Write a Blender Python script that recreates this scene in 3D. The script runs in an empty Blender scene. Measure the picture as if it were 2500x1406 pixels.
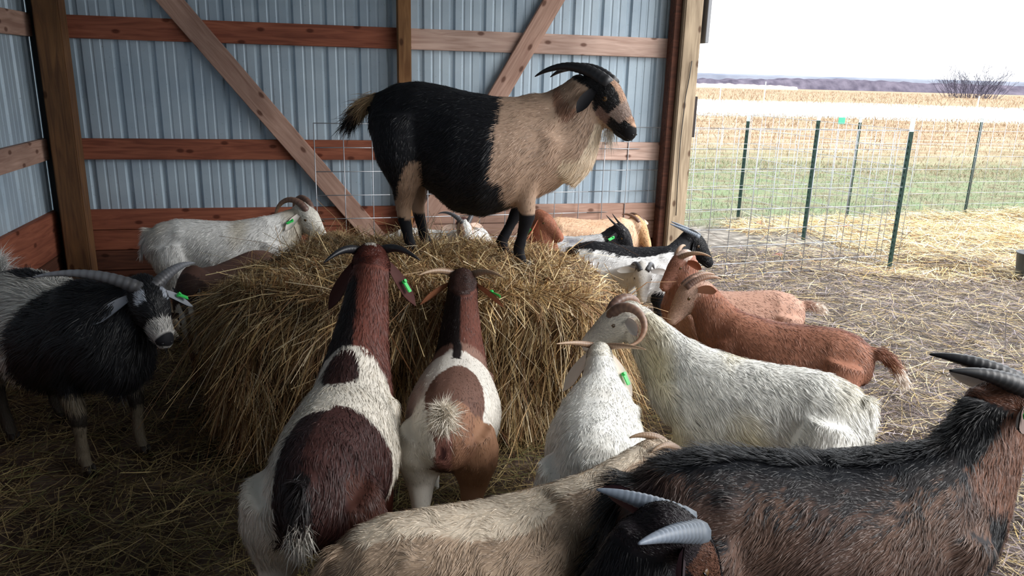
import bpy, bmesh, math, random
import numpy as np
from mathutils import Vector, Matrix
random.seed(7); RNG = np.random.default_rng(11)
COL = bpy.context.scene.collection

# ------------------------------------------------------------------ camera, sky, light, exposure
SC = bpy.context.scene
F_PX, PITCH, ROLL, CAM_H = 1856.0, 0.273, 0.027, 1.68
fw = np.array([0, math.cos(PITCH), -math.sin(PITCH)]); up = np.array([0, math.sin(PITCH), math.cos(PITCH)]); rt = np.array([1., 0, 0])
cr, sr = math.cos(ROLL), math.sin(ROLL)
right = cr*rt + sr*up; upv = -sr*rt + cr*up
cam_data = bpy.data.cameras.new('camera'); cam = bpy.data.objects.new('camera', cam_data); COL.objects.link(cam)
cam_data.sensor_width = 36; cam_data.lens = F_PX/2500*36; cam_data.clip_end = 2000; cam_data.clip_start = 0.05
cam.matrix_world = Matrix(((right[0], upv[0], -fw[0], 0), (right[1], upv[1], -fw[1], 0), (right[2], upv[2], -fw[2], CAM_H), (0, 0, 0, 1)))
SC.camera = cam
world = bpy.data.worlds.new('overcast'); SC.world = world; world.use_nodes = True
wn = world.node_tree; bg = wn.nodes['Background']
bg.inputs['Color'].default_value = (0.93, 0.965, 1.0, 1); bg.inputs['Strength'].default_value = 1.2
SC.view_settings.view_transform = 'Standard'; SC.view_settings.look = 'None'
SC.view_settings.gamma = 1.0; SC.view_settings.use_curve_mapping = False
SC.view_settings.exposure = 1.3
SC.cycles.max_bounces = 6; SC.cycles.diffuse_bounces = 4; SC.cycles.use_denoising = True
sun_d = bpy.data.lights.new('soft_sun', 'SUN'); sun_d.energy = 1.9; sun_d.angle = math.radians(45); sun_d.color = (1.0, 0.97, 0.93)
sun = bpy.data.objects.new('soft_sun', sun_d); COL.objects.link(sun)
sun.rotation_euler = Vector((-0.75, 0.25, -0.62)).to_track_quat('-Z', 'Y').to_euler()

# ------------------------------------------------------------------ helpers
def s2l(c): return tuple(((v/12.92) if v <= .04045 else ((v+.055)/1.055)**2.4) for v in c)
def rgb(h): return s2l(tuple(int(h[i:i+2], 16)/255 for i in (0, 2, 4)))

def tag(o, label=None, cat=None, group=None, kind=None):
    if label: o['label'] = label
    if cat: o['category'] = cat
    if group: o['group'] = group
    if kind: o['kind'] = kind
    return o

def np_mesh(name, V, faces_by_n, colors=None):
    """faces_by_n: list of (k,n) int arrays; colors: per-vertex (N,3)"""
    me = bpy.data.meshes.new(name)
    V = np.ascontiguousarray(V, dtype=np.float32)
    me.vertices.add(len(V)); me.vertices.foreach_set('co', V.ravel())
    loops = np.concatenate([f.ravel() for f in faces_by_n]).astype(np.int32)
    sizes = np.concatenate([np.full(len(f), f.shape[1], np.int32) for f in faces_by_n])
    starts = np.concatenate([[0], np.cumsum(sizes)[:-1]]).astype(np.int32)
    me.loops.add(len(loops)); me.loops.foreach_set('vertex_index', loops)
    me.polygons.add(len(sizes)); me.polygons.foreach_set('loop_start', starts)
    me.update(calc_edges=True)
    if colors is not None:
        a = me.color_attributes.new('Col', 'FLOAT_COLOR', 'POINT')
        c = np.ones((len(V), 4), np.float32); c[:, :3] = colors
        a.data.foreach_set('color', c.ravel())
    return me

def link(name, me, mat=None, parent=None, smooth=False):
    o = bpy.data.objects.new(name, me); COL.objects.link(o)
    if mat: me.materials.append(mat)
    if parent: o.parent = parent
    me.polygons.foreach_set('use_smooth', np.full(len(me.polygons), bool(smooth)))
    return o

def ribbons(P, D, B, L, W, bend=None, flat_tip=False):
    """tapered strips: root P, direction D, side vector B, length L, width W, bend (added to tip)"""
    n = len(P); L = L[:, None]; W = W[:, None]
    if bend is None: bend = np.zeros((n, 3))
    M = P + D*L*.5 + bend*L*.22; T = P + D*L + bend*L
    if flat_tip:
        V = np.stack([P-B*W*.5, P+B*W*.5, M-B*W*.5, M+B*W*.5, T-B*W*.4, T+B*W*.4], 1).reshape(-1, 3)
        i = np.arange(n)[:, None]*6
        return V, [np.concatenate([i+[0, 1, 3, 2], i+[2, 3, 5, 4]])]
    V = np.stack([P-B*W*.5, P+B*W*.5, M-B*W*.42, M+B*W*.42, T], 1).reshape(-1, 3)
    i = np.arange(n)[:, None]*5
    return V, [i+[0, 1, 3, 2], i+[2, 3, 4]]

def unit(v): return v/np.maximum(np.linalg.norm(v, axis=-1, keepdims=True), 1e-9)
def sn(P, f, seed=0):
    """smooth pseudo noise in -1..1"""
    r = np.random.default_rng(seed); s = 0
    for k in range(4):
        d = r.normal(size=3); d /= np.linalg.norm(d); ph = r.uniform(0, 6.28)
        d2 = r.normal(size=3); d2 /= np.linalg.norm(d2)
        s = s + np.sin(P@d*f*(1+.37*k) + ph + 1.7*np.sin(P@d2*f*.8 + ph*2))
    return s/2.6

# ------------------------------------------------------------------ materials
def new_mat(name):
    m = bpy.data.materials.new(name); m.use_nodes = True
    return m, m.node_tree.nodes, m.node_tree.links, m.node_tree.nodes['Principled BSDF']

def plain(name, col, rough=.6, metal=0, spec=.5, vary=.0, scale=20):
    m, N, L, B = new_mat(name)
    B.inputs['Roughness'].default_value = rough; B.inputs['Metallic'].default_value = metal
    B.inputs['Specular IOR Level'].default_value = spec
    if vary:
        tc = N.new('ShaderNodeTexCoord'); n = N.new('ShaderNodeTexNoise'); n.inputs['Scale'].default_value = scale; n.inputs['Detail'].default_value = 5
        r = N.new('ShaderNodeValToRGB'); L.new(tc.outputs['Object'], n.inputs['Vector']); L.new(n.outputs['Fac'], r.inputs['Fac'])
        r.color_ramp.elements[0].position = .3; r.color_ramp.elements[1].position = .7
        r.color_ramp.elements[0].color = tuple(c*(1-vary) for c in col)+(1,); r.color_ramp.elements[1].color = tuple(min(1, c*(1+vary)) for c in col)+(1,)
        L.new(r.outputs['Color'], B.inputs['Base Color'])
    else: B.inputs['Base Color'].default_value = tuple(col)+(1,)
    return m

def attr_mat(name, rough=.55, spec=.35, mottle=0.0, sheen=0.0):
    m, N, L, B = new_mat(name)
    a = N.new('ShaderNodeVertexColor'); a.layer_name = 'Col'
    L.new(a.outputs['Color'], B.inputs['Base Color'])
    B.inputs['Roughness'].default_value = rough; B.inputs['Specular IOR Level'].default_value = spec
    if sheen: B.inputs['Sheen Weight'].default_value = sheen; B.inputs['Sheen Roughness'].default_value = .4
    return m

M_COAT = attr_mat('goat_coat', .5, .4)
M_SKIN = attr_mat('goat_skin', .7, .2)
M_STRAW = attr_mat('straw', .6, .3)
M_HAY = attr_mat('hay', .6, .3)
M_GRASS = attr_mat('grass', .7, .2)

def wood(name, c1, c2, knots=True, axis='X'):
    m, N, L, B = new_mat(name)
    tc = N.new('ShaderNodeTexCoord'); mp = N.new('ShaderNodeMapping')
    mp.inputs['Scale'].default_value = {'X': (1.2, 14, 14), 'Z': (14, 14, 1.2)}[axis]
    oi = N.new('ShaderNodeObjectInfo'); ad = N.new('ShaderNodeVectorMath'); ad.operation = 'ADD'
    mu = N.new('ShaderNodeVectorMath'); mu.operation = 'SCALE'; mu.inputs['Scale'].default_value = 37.0
    cb = N.new('ShaderNodeCombineXYZ'); L.new(oi.outputs['Random'], cb.inputs[0]); L.new(oi.outputs['Random'], cb.inputs[1]); L.new(cb.outputs[0], mu.inputs[0])
    L.new(tc.outputs['Object'], ad.inputs[0]); L.new(mu.outputs[0], ad.inputs[1]); L.new(ad.outputs[0], mp.inputs['Vector'])
    n = N.new('ShaderNodeTexNoise'); n.inputs['Scale'].default_value = 2.2; n.inputs['Detail'].default_value = 7; n.inputs['Distortion'].default_value = 1.2
    L.new(mp.outputs[0], n.inputs['Vector'])
    r = N.new('ShaderNodeValToRGB'); r.color_ramp.elements[0].position = .32; r.color_ramp.elements[1].position = .68
    r.color_ramp.elements[0].color = c1+(1,); r.color_ramp.elements[1].color = c2+(1,)
    L.new(n.outputs['Fac'], r.inputs['Fac']); out = r.outputs['Color']
    # broad colour variation
    n2 = N.new('ShaderNodeTexNoise'); n2.inputs['Scale'].default_value = 1.6; L.new(ad.outputs[0], n2.inputs['Vector'])
    mx = N.new('ShaderNodeMixRGB'); mx.blend_type = 'MULTIPLY'; mx.inputs['Fac'].default_value = .6
    r2 = N.new('ShaderNodeValToRGB'); r2.color_ramp.elements[0].color = (.55, .5, .5, 1); r2.color_ramp.elements[1].color = (1.15, 1.1, 1.1, 1)
    r2.color_ramp.elements[0].position = .35; r2.color_ramp.elements[1].position = .65
    L.new(n2.outputs['Fac'], r2.inputs['Fac']); L.new(out, mx.inputs['Color1']); L.new(r2.outputs['Color'], mx.inputs['Color2']); out = mx.outputs['Color']
    if knots:
        v = N.new('ShaderNodeTexVoronoi'); v.voronoi_dimensions = '2D'; v.inputs['Scale'].default_value = 1.0
        mk = N.new('ShaderNodeMapping'); mk.inputs['Scale'].default_value = {'X': (3.0, 5.5, 5.5), 'Z': (5.5, 5.5, 3.0)}[axis]
        s2 = N.new('ShaderNodeSeparateXYZ'); c2_ = N.new('ShaderNodeCombineXYZ'); L.new(ad.outputs[0], mk.inputs['Vector']); L.new(mk.outputs[0], s2.inputs[0])
        L.new(s2.outputs[0], c2_.inputs[0]); L.new(s2.outputs[2], c2_.inputs[1]); L.new(c2_.outputs[0], v.inputs['Vector'])
        rk = N.new('ShaderNodeValToRGB'); rk.color_ramp.elements[0].position = .05; rk.color_ramp.elements[0].color = (.22, .13, .1, 1)
        rk.color_ramp.elements[1].position = .10; rk.color_ramp.elements[1].color = (1, 1, 1, 1)
        L.new(v.outputs['Distance'], rk.inputs['Fac'])
        mm = N.new('ShaderNodeMixRGB'); mm.blend_type = 'MULTIPLY'; mm.inputs['Fac'].default_value = .8
        L.new(out, mm.inputs['Color1']); L.new(rk.outputs['Color'], mm.inputs['Color2']); out = mm.outputs['Color']
    L.new(out, B.inputs['Base Color']); B.inputs['Roughness'].default_value = .75; B.inputs['Specular IOR Level'].default_value = .25
    bp = N.new('ShaderNodeBump'); bp.inputs['Strength'].default_value = .25; bp.inputs['Distance'].default_value = .004
    L.new(n.outputs['Fac'], bp.inputs['Height']); L.new(bp.outputs[0], B.inputs['Normal'])
    return m

M_RED = wood('red_pine', rgb('7a4636'), rgb('a3654d'))
M_PALE = wood('pale_pine', rgb('a07f70'), rgb('c4a493'))
M_POSTD = wood('dark_post', rgb('5e4330'), rgb('82603f'), axis='Z')
M_PALER = wood('light_pine', rgb('b79a8c'), rgb('dcc2b4'))
M_POST = wood('treated_post', rgb('7c5838'), rgb('a37c54'), axis='Z')
M_POSTR = wood('weathered_post', rgb('9e8d76'), rgb('c8b79c'), axis='Z')
M_DARKWOOD = wood('dark_board', rgb('4a3026'), rgb('6b4435'))

def siding_mat():
    m, N, L, B = new_mat('blue_grey_siding')
    tc = N.new('ShaderNodeTexCoord'); n = N.new('ShaderNodeTexNoise'); n.inputs['Scale'].default_value = 3; n.inputs['Detail'].default_value = 6
    L.new(tc.outputs['Object'], n.inputs['Vector'])
    r = N.new('ShaderNodeValToRGB'); r.color_ramp.elements[0].position = .3; r.color_ramp.elements[1].position = .7
    r.color_ramp.elements[0].color = rgb('9fb1c0')+(1,); r.color_ramp.elements[1].color = rgb('b6c7d3')+(1,)
    L.new(n.outputs['Fac'], r.inputs['Fac'])
    v = N.new('ShaderNodeTexNoise'); v.inputs['Scale'].default_value = 60; v.inputs['Detail'].default_value = 3
    L.new(tc.outputs['Object'], v.inputs['Vector'])
    r2 = N.new('ShaderNodeValToRGB'); r2.color_ramp.elements[0].position = .25; r2.color_ramp.elements[0].color = (.6, .58, .56, 1); r2.color_ramp.elements[1].position = .36
    L.new(v.outputs['Fac'], r2.inputs['Fac'])
    mx = N.new('ShaderNodeMixRGB'); mx.blend_type = 'MULTIPLY'; mx.inputs['Fac'].default_value = .7
    L.new(r.outputs['Color'], mx.inputs['Color1']); L.new(r2.outputs['Color'], mx.inputs['Color2']); L.new(mx.outputs[0], B.inputs['Base Color'])
    B.inputs['Roughness'].default_value = .42; B.inputs['Metallic'].default_value = .15; B.inputs['Specular IOR Level'].default_value = .5
    return m
M_SIDING = siding_mat()
M_WIRE = plain('galvanised_wire', (.42, .44, .47), .4, .6)
M_TPOST = plain('green_post_paint', rgb('1f3a33'), .6, 0, .4, .3, 30)
M_WHITEPAINT = plain('white_post_tip', rgb('c9d3d2'), .6)
M_TAG = plain('green_tag_plastic', rgb('35c25a'), .35)
M_EYE = plain('goat_eye', (.10, .05, .015), .12)
M_PUPIL = plain('goat_pupil', (.003, .003, .003), .1)

def horn_mat(name, c1, c2):
    m, N, L, B = new_mat(name)
    a = N.new('ShaderNodeVertexColor'); a.layer_name = 'Col'
    r = N.new('ShaderNodeValToRGB'); r.color_ramp.elements[0].color = c1+(1,); r.color_ramp.elements[1].color = c2+(1,)
    L.new(a.outputs['Color'], r.inputs['Fac']); L.new(r.outputs['Color'], B.inputs['Base Color'])
    B.inputs['Roughness'].default_value = .42; B.inputs['Specular IOR Level'].default_value = .5
    return m
HM = {'black': horn_mat('black_horn', rgb('2a2a2e'), rgb('17171c')), 'brown': horn_mat('brown_horn', rgb('5e4640'), rgb('a08068')),
      'grey': horn_mat('grey_horn', rgb('3c3b3d'), rgb('7a7d84')), 'slate': horn_mat('slate_horn', rgb('5f6872'), rgb('8d98a8')),
      'tan': horn_mat('tan_horn', rgb('7d6250'), rgb('b09478'))}
M_HOOF = plain('hoof', rgb('2b2520'), .5)

# ------------------------------------------------------------------ ground
def ground_mat():
    m, N, L, B = new_mat('ground_soil_and_field')
    tc = N.new('ShaderNodeTexCoord'); sp = N.new('ShaderNodeSeparateXYZ'); L.new(tc.outputs['Object'], sp.inputs[0])
    def noise(scale, det=6, rot=None, sc=None):
        n = N.new('ShaderNodeTexNoise'); n.inputs['Scale'].default_value = scale; n.inputs['Detail'].default_value = det
        if sc:
            mp = N.new('ShaderNodeMapping'); mp.inputs['Scale'].default_value = sc; L.new(tc.outputs['Object'], mp.inputs['Vector']); L.new(mp.outputs[0], n.inputs['Vector'])
        else: L.new(tc.outputs['Object'], n.inputs['Vector'])
        return n.outputs['Fac']
    def ramp(fac, stops):
        r = N.new('ShaderNodeValToRGB'); e = r.color_ramp.elements
        while len(e) < len(stops): e.new(.5)
        for k, (p, c) in enumerate(stops): e[k].position = p; e[k].color = tuple(c)+(1,)
        L.new(fac, r.inputs['Fac']); return r.outputs['Color']
    def mth(op, a, b=None):
        n = N.new('ShaderNodeMath'); n.operation = op
        for k, v in enumerate((a, b)):
            if v is None: continue
            if isinstance(v, (int, float)): n.inputs[k].default_value = v
            else: L.new(v, n.inputs[k])
        return n.outputs[0]
    def mix(f, a, b):
        n = N.new('ShaderNodeMixRGB'); L.new(f, n.inputs['Fac']); L.new(a, n.inputs['Color1']); L.new(b, n.inputs['Color2']); return n.outputs['Color']
    def step(v, a, b):
        n = N.new('ShaderNodeMapRange'); n.interpolation_type = 'SMOOTHSTEP'; L.new(v, n.inputs['Value'])
        n.inputs['From Min'].default_value = a; n.inputs['From Max'].default_value = b; return n.outputs['Result']
    mud = ramp(noise(5, 9), [(.3, rgb('3a302b')), (.5, rgb('594b44')), (.7, rgb('7b6c62'))])
    mudg = ramp(noise(9, 9), [(.3, rgb('4a453f')), (.55, rgb('807a72')), (.75, rgb('a39c92'))])
    green = ramp(noise(3.0, 10), [(.3, rgb('665c48')), (.45, rgb('7c7c64')), (.62, rgb('6c7c5c')), (.8, rgb('948c74'))])
    dry = ramp(noise(.8, 10, sc=(.5, 2.2, 1)), [(.3, rgb('745e48')), (.5, rgb('988068')), (.7, rgb('b8a890'))])
    pale = ramp(noise(.4, 6, sc=(.4, 1.6, 1)), [(.35, rgb('e6e2d8')), (.6, rgb('fffdf6'))])
    w = mth('ADD', sp.outputs['Y'], mth('MULTIPLY', mth('SUBTRACT', noise(.15, 5), .5), 9))
    w2 = mth('ADD', sp.outputs['Y'], mth('MULTIPLY', mth('SUBTRACT', noise(.05, 5, sc=(.5, 1, 1)), .5), 20))
    ins = mth('ADD', mth('ADD', sp.outputs['Y'], mth('MULTIPLY', sp.outputs['X'], -.30)), mth('MULTIPLY', mth('SUBTRACT', noise(.9, 5), .5), 1.5))
    c = mix(step(mth('ADD', sp.outputs['X'], mth('MULTIPLY', sp.outputs['Y'], .1)), 1.8, 3.2), mud, mudg)
    c = mix(step(ins, 8.3, 9.0), c, green)
    c = mix(step(w, 13, 26), c, dry)
    c = mix(mth('MULTIPLY', step(w2, 36, 42), .95), c, pale)
    c = mix(step(w2, 66, 74), c, dry)
    L.new(c, B.inputs['Base Color']); B.inputs['Roughness'].default_value = .95; B.inputs['Specular IOR Level'].default_value = .15
    bp = N.new('ShaderNodeBump'); bp.inputs['Strength'].default_value = .8; bp.inputs['Distance'].default_value = .06
    L.new(noise(6, 10), bp.inputs['Height']); L.new(bp.outputs[0], B.inputs['Normal'])
    return m
xs = np.concatenate([np.linspace(-600, -12, 12), np.linspace(-10, 16, 105), np.linspace(20, 700, 14)])
ys = np.concatenate([np.linspace(-60, -3, 5), np.linspace(-2, 20, 89), np.linspace(24, 800, 20)])
GX, GY = np.meshgrid(xs, ys); P2 = np.stack([GX.ravel(), GY.ravel(), 0*GX.ravel()], 1)
def ground_z(X, Y):
    P = np.stack([X, Y, 0*X], -1)
    near = np.clip((22-Y)/10, 0, 1)*np.clip((14-X)/6, 0, 1)*np.clip((X+9)/4, 0, 1)
    return .022*sn(P, 3.1, 5)*near*np.where(Y > 6.5, 1.5, .6) - .012
P2[:, 2] = ground_z(P2[:, 0], P2[:, 1])
nx, ny = len(xs), len(ys); ii = (np.arange(ny-1)[:, None]*nx+np.arange(nx-1)[None]).ravel()[:, None]
ground = tag(link('ground', np_mesh('ground', P2, [ii+[0, 1, nx+1, nx]]), ground_mat(), smooth=True), kind='structure')

# ------------------------------------------------------------------ barn
WA, WD = 0.234, 5.99
ca, sa = math.cos(WA), math.sin(WA)
def wl(u, off, z): return (u*ca + off*sa, WD + u*sa - off*ca, z)
WM = Matrix(((ca, sa, 0, 0), (sa, -ca, 0, WD), (0, 0, 1, 0), (0, 0, 0, 1)))  # columns: u, off, z (left-handed, handled by meshes)
WROT = Matrix.Rotation(WA, 4, 'Z'); WBASE = Matrix.Translation((0, WD, 0)) @ WROT    # local x = u, local -y = off

def box_obj(name, size, mat, M, bevel=.004, parent=None):
    bm = bmesh.new(); bmesh.ops.create_cube(bm, size=1)
    for v in bm.verts: v.co = Vector((v.co.x*size[0], v.co.y*size[1], v.co.z*size[2]))
    if bevel: bmesh.ops.bevel(bm, geom=bm.edges[:], offset=bevel, segments=2, affect='EDGES')
    me = bpy.data.meshes.new(name); bm.to_mesh(me); bm.free()
    o = link(name, me, mat, parent); o.matrix_world = M
    return o
def wbox(name, u0, u1, off0, off1, z0, z1, mat, **k):
    M = WBASE @ Matrix.Translation(((u0+u1)/2, -(off0+off1)/2, (z0+z1)/2))
    return box_obj(name, (u1-u0, off1-off0, z1-z0), mat, M, **k)
UL, UR = -3.30, 1.42     # wall extent
def siding(name, length, z0, z1, M):
    """ribbed sheet, local x along the wall, ribs recessed outward (+y)"""
    xs, ys = [], []; x = .03
    while x < length:
        for dx, dy in ((0, 0), (.014, .019), (.034, .019), (.048, 0), (.096, 0), (.103, .003), (.111, .003), (.118, 0), (.158, 0), (.165, .003), (.173, .003), (.180, 0)):
            xs.append(x+dx); ys.append(dy)
        x += .2286
    xs, ys = np.array([0]+xs+[xs[-1]+.03]), np.array([0]+ys+[0])
    k = xs <= length+.03; xs, ys = xs[k], ys[k]; n = len(xs)
    V = np.concatenate([np.stack([xs, ys, 0*xs+z], 1) for z in (z0, z1)]+[np.stack([xs, ys+.001, 0*xs+z], 1) for z in (z0, z1)])
    i = np.arange(n-1)[:, None]
    F = np.concatenate([i+[0, 1, n+1, n], i+[2*n, 3*n, 3*n+1, 2*n+1]])
    o = link(name, np_mesh(name, V, [F]), M_SIDING); o.matrix_world = M
    # screw heads
    bm = bmesh.new()
    for zz in (.62, 1.12, 1.92):
        for q in np.arange(.03, length, .2286):
            if z0 < zz < z1:
                bmesh.ops.create_icosphere(bm, subdivisions=1, radius=.004, matrix=Matrix.Translation((q+.06, -.001, zz+.006)))
    me = bpy.data.meshes.new('screw_head'); bm.to_mesh(me); bm.free(); s = link('screw_heads', me, M_WIRE, o)
    s.matrix_parent_inverse = Matrix(); s['kind'] = 'structure'
    return tag(o, kind='structure')
siding('wall_back', UR-UL, -.02, 3.2, WBASE @ Matrix.Translation((UL, 0, 0)))
# left wall runs from the corner towards and past the camera
LM = WBASE @ Matrix.Translation((UL, 0, 0)) @ Matrix.Rotation(math.radians(90), 4, 'Z') @ Matrix.Translation((-8.6, 0, 0))
siding('wall_left', 8.6, -.02, 3.2, LM)
# wall behind the camera
siding('wall_front', 4.7, -.02, 3.2, WBASE @ Matrix.Translation((UL, -8.6, 0)) @ Matrix.Rotation(math.pi, 4, 'Z') @ Matrix.Translation((-4.7, 0, 0)))
c_ = box_obj('ceiling', (UR-UL+.6, 9.4, .06), M_SIDING, WBASE @ Matrix.Translation(((UL+UR)/2, -4.3, 3.2)), bevel=0); tag(c_, kind='structure')

n_g = 0
def board(u0, u1, off0, off1, z0, z1, mat, label, cat='board', name='wall_girt', group=None):
    return tag(wbox(name, u0, u1, off0, off1, z0, z1, mat), label, cat, group)
def skew_board(p0, p1, off, w, t, mat, name, label, cat='brace'):
    (u0, z0), (u1, z1) = p0, p1; L = math.hypot(u1-u0, z1-z0); an = math.atan2(z1-z0, u1-u0)
    M = WBASE @ Matrix.Translation(((u0+u1)/2, -off, (z0+z1)/2)) @ Matrix.Rotation(-an, 4, 'Y')
    return tag(box_obj(name, (L, t, w), mat, M), label, cat)
gt = [1.985, 1.187]

board(UL+.0, -.867, .001, .04, 1.985-.145, 1.985, M_RED, 'reddish horizontal wall board near the top, left of the middle post', 'board')
board(-.863, UR-.06, .001, .04, 1.985-.145, 1.985, M_PALER, 'pale pine horizontal wall board near the top, right of the middle post', 'board')
board(UL+.0, -.867, .001, .04, 1.187-.142, 1.187, M_RED, 'reddish horizontal wall board at half height behind the tail of the tall goat', 'board')
board(-.863, UR-.06, .001, .04, 1.187-.142, 1.187, M_PALER, 'pale pine wall board at half height, right of the black and tan goat', 'board')
UMID = -.865
for k, (zt, m1, nm) in enumerate(((.695, M_RED, 'top'), (.548, M_RED, 'second'), (.401, M_DARKWOOD, 'third'), (.254, M_DARKWOOD, 'fourth'), (.107, M_DARKWOOD, 'lowest'))):
    board(UL, -.867, .001, .04, zt-.143, zt, m1, f'{nm} skirting board low on the back wall, left of the middle post', 'board', 'skirt_board')
    board(-.863, UR-.06, .001, .04, zt-.143, zt, M_PALE if k < 2 else M_DARKWOOD, f'{nm} skirting board low on the back wall, right of the middle post', 'board', 'skirt_board')
tag(wbox('corner_post', -3.205, -3.05, .041, .19, 0, 3.17, M_POSTD, bevel=.008), 'thick brown square post in the barn corner', 'post')
tag(wbox('wall_post', -.913, -.817, .041, .14, 0, 3.17, M_POST, bevel=.006), 'square upright post in the middle of the back wall', 'post')
pr = tag(wbox('end_post', 1.24, 1.388, .041, .19, 0, 3.17, M_POSTR, bevel=.008), 'weathered square post at the open end of the back wall', 'post')
tag(wbox('end_post_backing', 1.18, 1.235, .041, .14, 0, 3.17, M_DARKWOOD, bevel=.005), 'dark narrow upright board against the left face of the end post', 'board')
tag(wbox('corner_dark_strip', -3.275, -3.207, .045, .06, 0, 3.17, plain('dark_gap', (.01, .011, .014), .7), bevel=0), 'dark vertical strip in the corner beside the thick post', 'trim')  # near-black strip placed in the gap between corner and post
tag(wbox('end_trim', 1.425, 1.455, -.03, .19, 1.955, 3.17, plain('grey_trim', rgb('8d8f93'), .5, .3), bevel=.003), 'grey metal trim up the outer face of the end post', 'trim')
tag(wbox('end_bracket', 1.392, 1.422, .02, .16, 1.24, 1.555, plain('dark_strip', rgb('2c211e'), .6), bevel=.003), 'short dark strip on the outer side of the end post', 'strip')
skew_board((-2.85, 2.655), (-.99, .33), .0605, .145, .038, M_PALE, 'diagonal_brace', 'long diagonal brace sloping down to the right across the back wall')
skew_board((-.80, .447), (.466, 2.60), .0605, .14, .038, M_PALE, 'diagonal_brace', 'diagonal brace rising behind the back of the tall goat')
# left wall boards (local: along -v from the corner)
def lbox(name, v0, v1, z0, z1, mat, label):
    M = WBASE @ Matrix.Translation((UL+.02, -(v0+v1)/2, (z0+z1)/2)) @ Matrix.Rotation(math.radians(90), 4, 'Z')
    return tag(box_obj(name, (v1-v0, .04, z1-z0), mat, M), label, 'board')
lbox('wall_girt', .05, 8.5, 1.84, 1.985, M_PALE, 'pale board near the top of the left wall')
lbox('wall_girt', .05, 8.5, 1.045, 1.187, M_PALE, 'pale board at half height on the left wall')
lbox('skirt_board', .05, 8.5, .40, .695, M_RED, 'wide reddish skirting board along the left wall')
lbox('skirt_board', .05, 8.5, -.0, .395, M_DARKWOOD, 'dark lowest skirting board along the left wall')

# ------------------------------------------------------------------ hay pile
HX, HY, HA, HB, HZ = -.42, 3.54, 1.04, .66, .81
def hay_surf(th, v):
    """v 0..1 from the middle of the top to the foot; returns point and outward slope info"""
    rho = np.interp(v, [0, .2, .40, .52, .60, .72, .88, 1.0], [0, .5, .80, .92, .965, .96, .94, .98])
    z = np.interp(v, [0, .2, .40, .52, .60, .72, .88, 1.0], [1.02, 1.01, .97, .86, .70, .42, .16, -.03])*HZ
    e = 2.5
    rr = 1/(np.abs(np.cos(th))**e+np.abs(np.sin(th))**e)**(1/e)
    x = HX+HA*rho*rr*np.cos(th); y = HY+HB*rho*rr*np.sin(th)
    # lower on the left and right shoulders
    z = z*(1-.12*np.clip((-.55-(x-HX))/.5, 0, 1)*np.clip(rho*1.5-.5, 0, 1)) * (1-.14*np.clip(((x-HX)-.5)/.5, 0, 1))
    P = np.stack([x, y, z], -1)
    n = np.stack([np.cos(th), np.sin(th), 0*th], -1)
    cut = np.clip((.80-z)/.2, 0, 1)*np.exp(-((x-.06)/.46)**4)*np.clip((HY-y)/.4, 0, 1)
    P = P - n*(.36*cut)[..., None]
    P = P + n*(.05*sn(P, 7, 1)+.025*sn(P, 17, 2))[..., None]*np.clip(v*2, 0, 1)[..., None]
    P[..., 2] += (.03*sn(P, 6, 3)+.012*sn(P, 20, 4))*np.clip(1.6-v*2, 0, 1)
    return P
nt, nv = 120, 50
TH, VV = np.meshgrid(np.linspace(0, 2*math.pi, nt, endpoint=False), np.linspace(0.004, 1, nv))
HP = hay_surf(TH, VV).reshape(-1, 3)
i = (np.arange(nv-1)[:, None]*nt); j = np.arange(nt)[None]; jn = (j+1) % nt
F = np.stack([i+j, i+jn, i+nt+jn, i+nt+j], -1).reshape(-1, 4)
hay_cols = np.array([rgb(h) for h in ('cdb482', 'bc9f6c', 'e0cb9a', 'a3825a', '84664a', 'b09c70', 'eddbac', '96724f', 'ddd2b4')])
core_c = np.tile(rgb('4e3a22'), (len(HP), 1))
def hay_strands(n, seed):
    r = np.random.default_rng(seed)
    v = r.uniform(0, 1, n)**.85*.97; th = r.uniform(0, 2*math.pi, n)
    v = np.where(r.random(n) < .35, r.uniform(.0, .55, n), v)
    e = 1e-3
    P = hay_surf(th, v); dv = unit(hay_surf(th, v+e)-hay_surf(th, np.maximum(v-e, 0))); dt = unit(hay_surf(th+e, v)-hay_surf(th-e, v))
    N_ = unit(np.cross(dt, dv)); N_ *= np.sign((N_*np.stack([np.cos(th)*.5, np.sin(th)*.5, np.full(n, .6)], -1)).sum(1))[:, None]
    down = np.clip((v-.42)*4, 0, 1)[:, None]                    # on the sides stems hang, on top they lie every way
    ang = r.normal(0, 1, n)*np.where(v > .45, .45, 2.2); ang += .35*np.where(v > .45, 1, 0)*sn(P, 5, 9)
    D = dv*np.cos(ang)[:, None]+dt*np.sin(ang)[:, None]
    D = unit(D + N_*r.normal(.10, .13, n)[:, None]+N_*.12*(1-down))
    L = r.uniform(.06, .27, n)*np.where(v > .45, 1.15, .85)
    W = .0011+.0042*r.random(n)**2.2
    bend = np.zeros((n, 3)); bend[:, 2] = -r.uniform(0, .55, n)*np.where(v > .3, 1, .3); bend += r.normal(0, .12, (n, 3))
    B = unit(np.cross(D, N_)+r.normal(0, .35, (n, 3)))
    P = P - N_*.008 - D*(L*.4)[:, None]
    c = hay_cols[r.integers(0, len(hay_cols), n)]*r.uniform(.55, 1.25, n)[:, None]
    red = (sn(P, 3.1, 21) > .45)[:, None]; c = np.where(red, c*[.92, .70, .60], c); dk = r.random(n) < .3; c[dk] *= np.array([.55, .46, .40])
    return P, D, B, L, W, bend, c
P, D, B, L, W, bend, c = hay_strands(105000, 5)
long = RNG.random(len(L)) < .07; L[long] *= 1.7; D[long] = unit(D[long]+RNG.normal(0, .35, (long.sum(), 3))+np.array([0, 0, .12])); bend[long, 2] -= .25; c = c*np.array([1.04, .98, .95])
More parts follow.
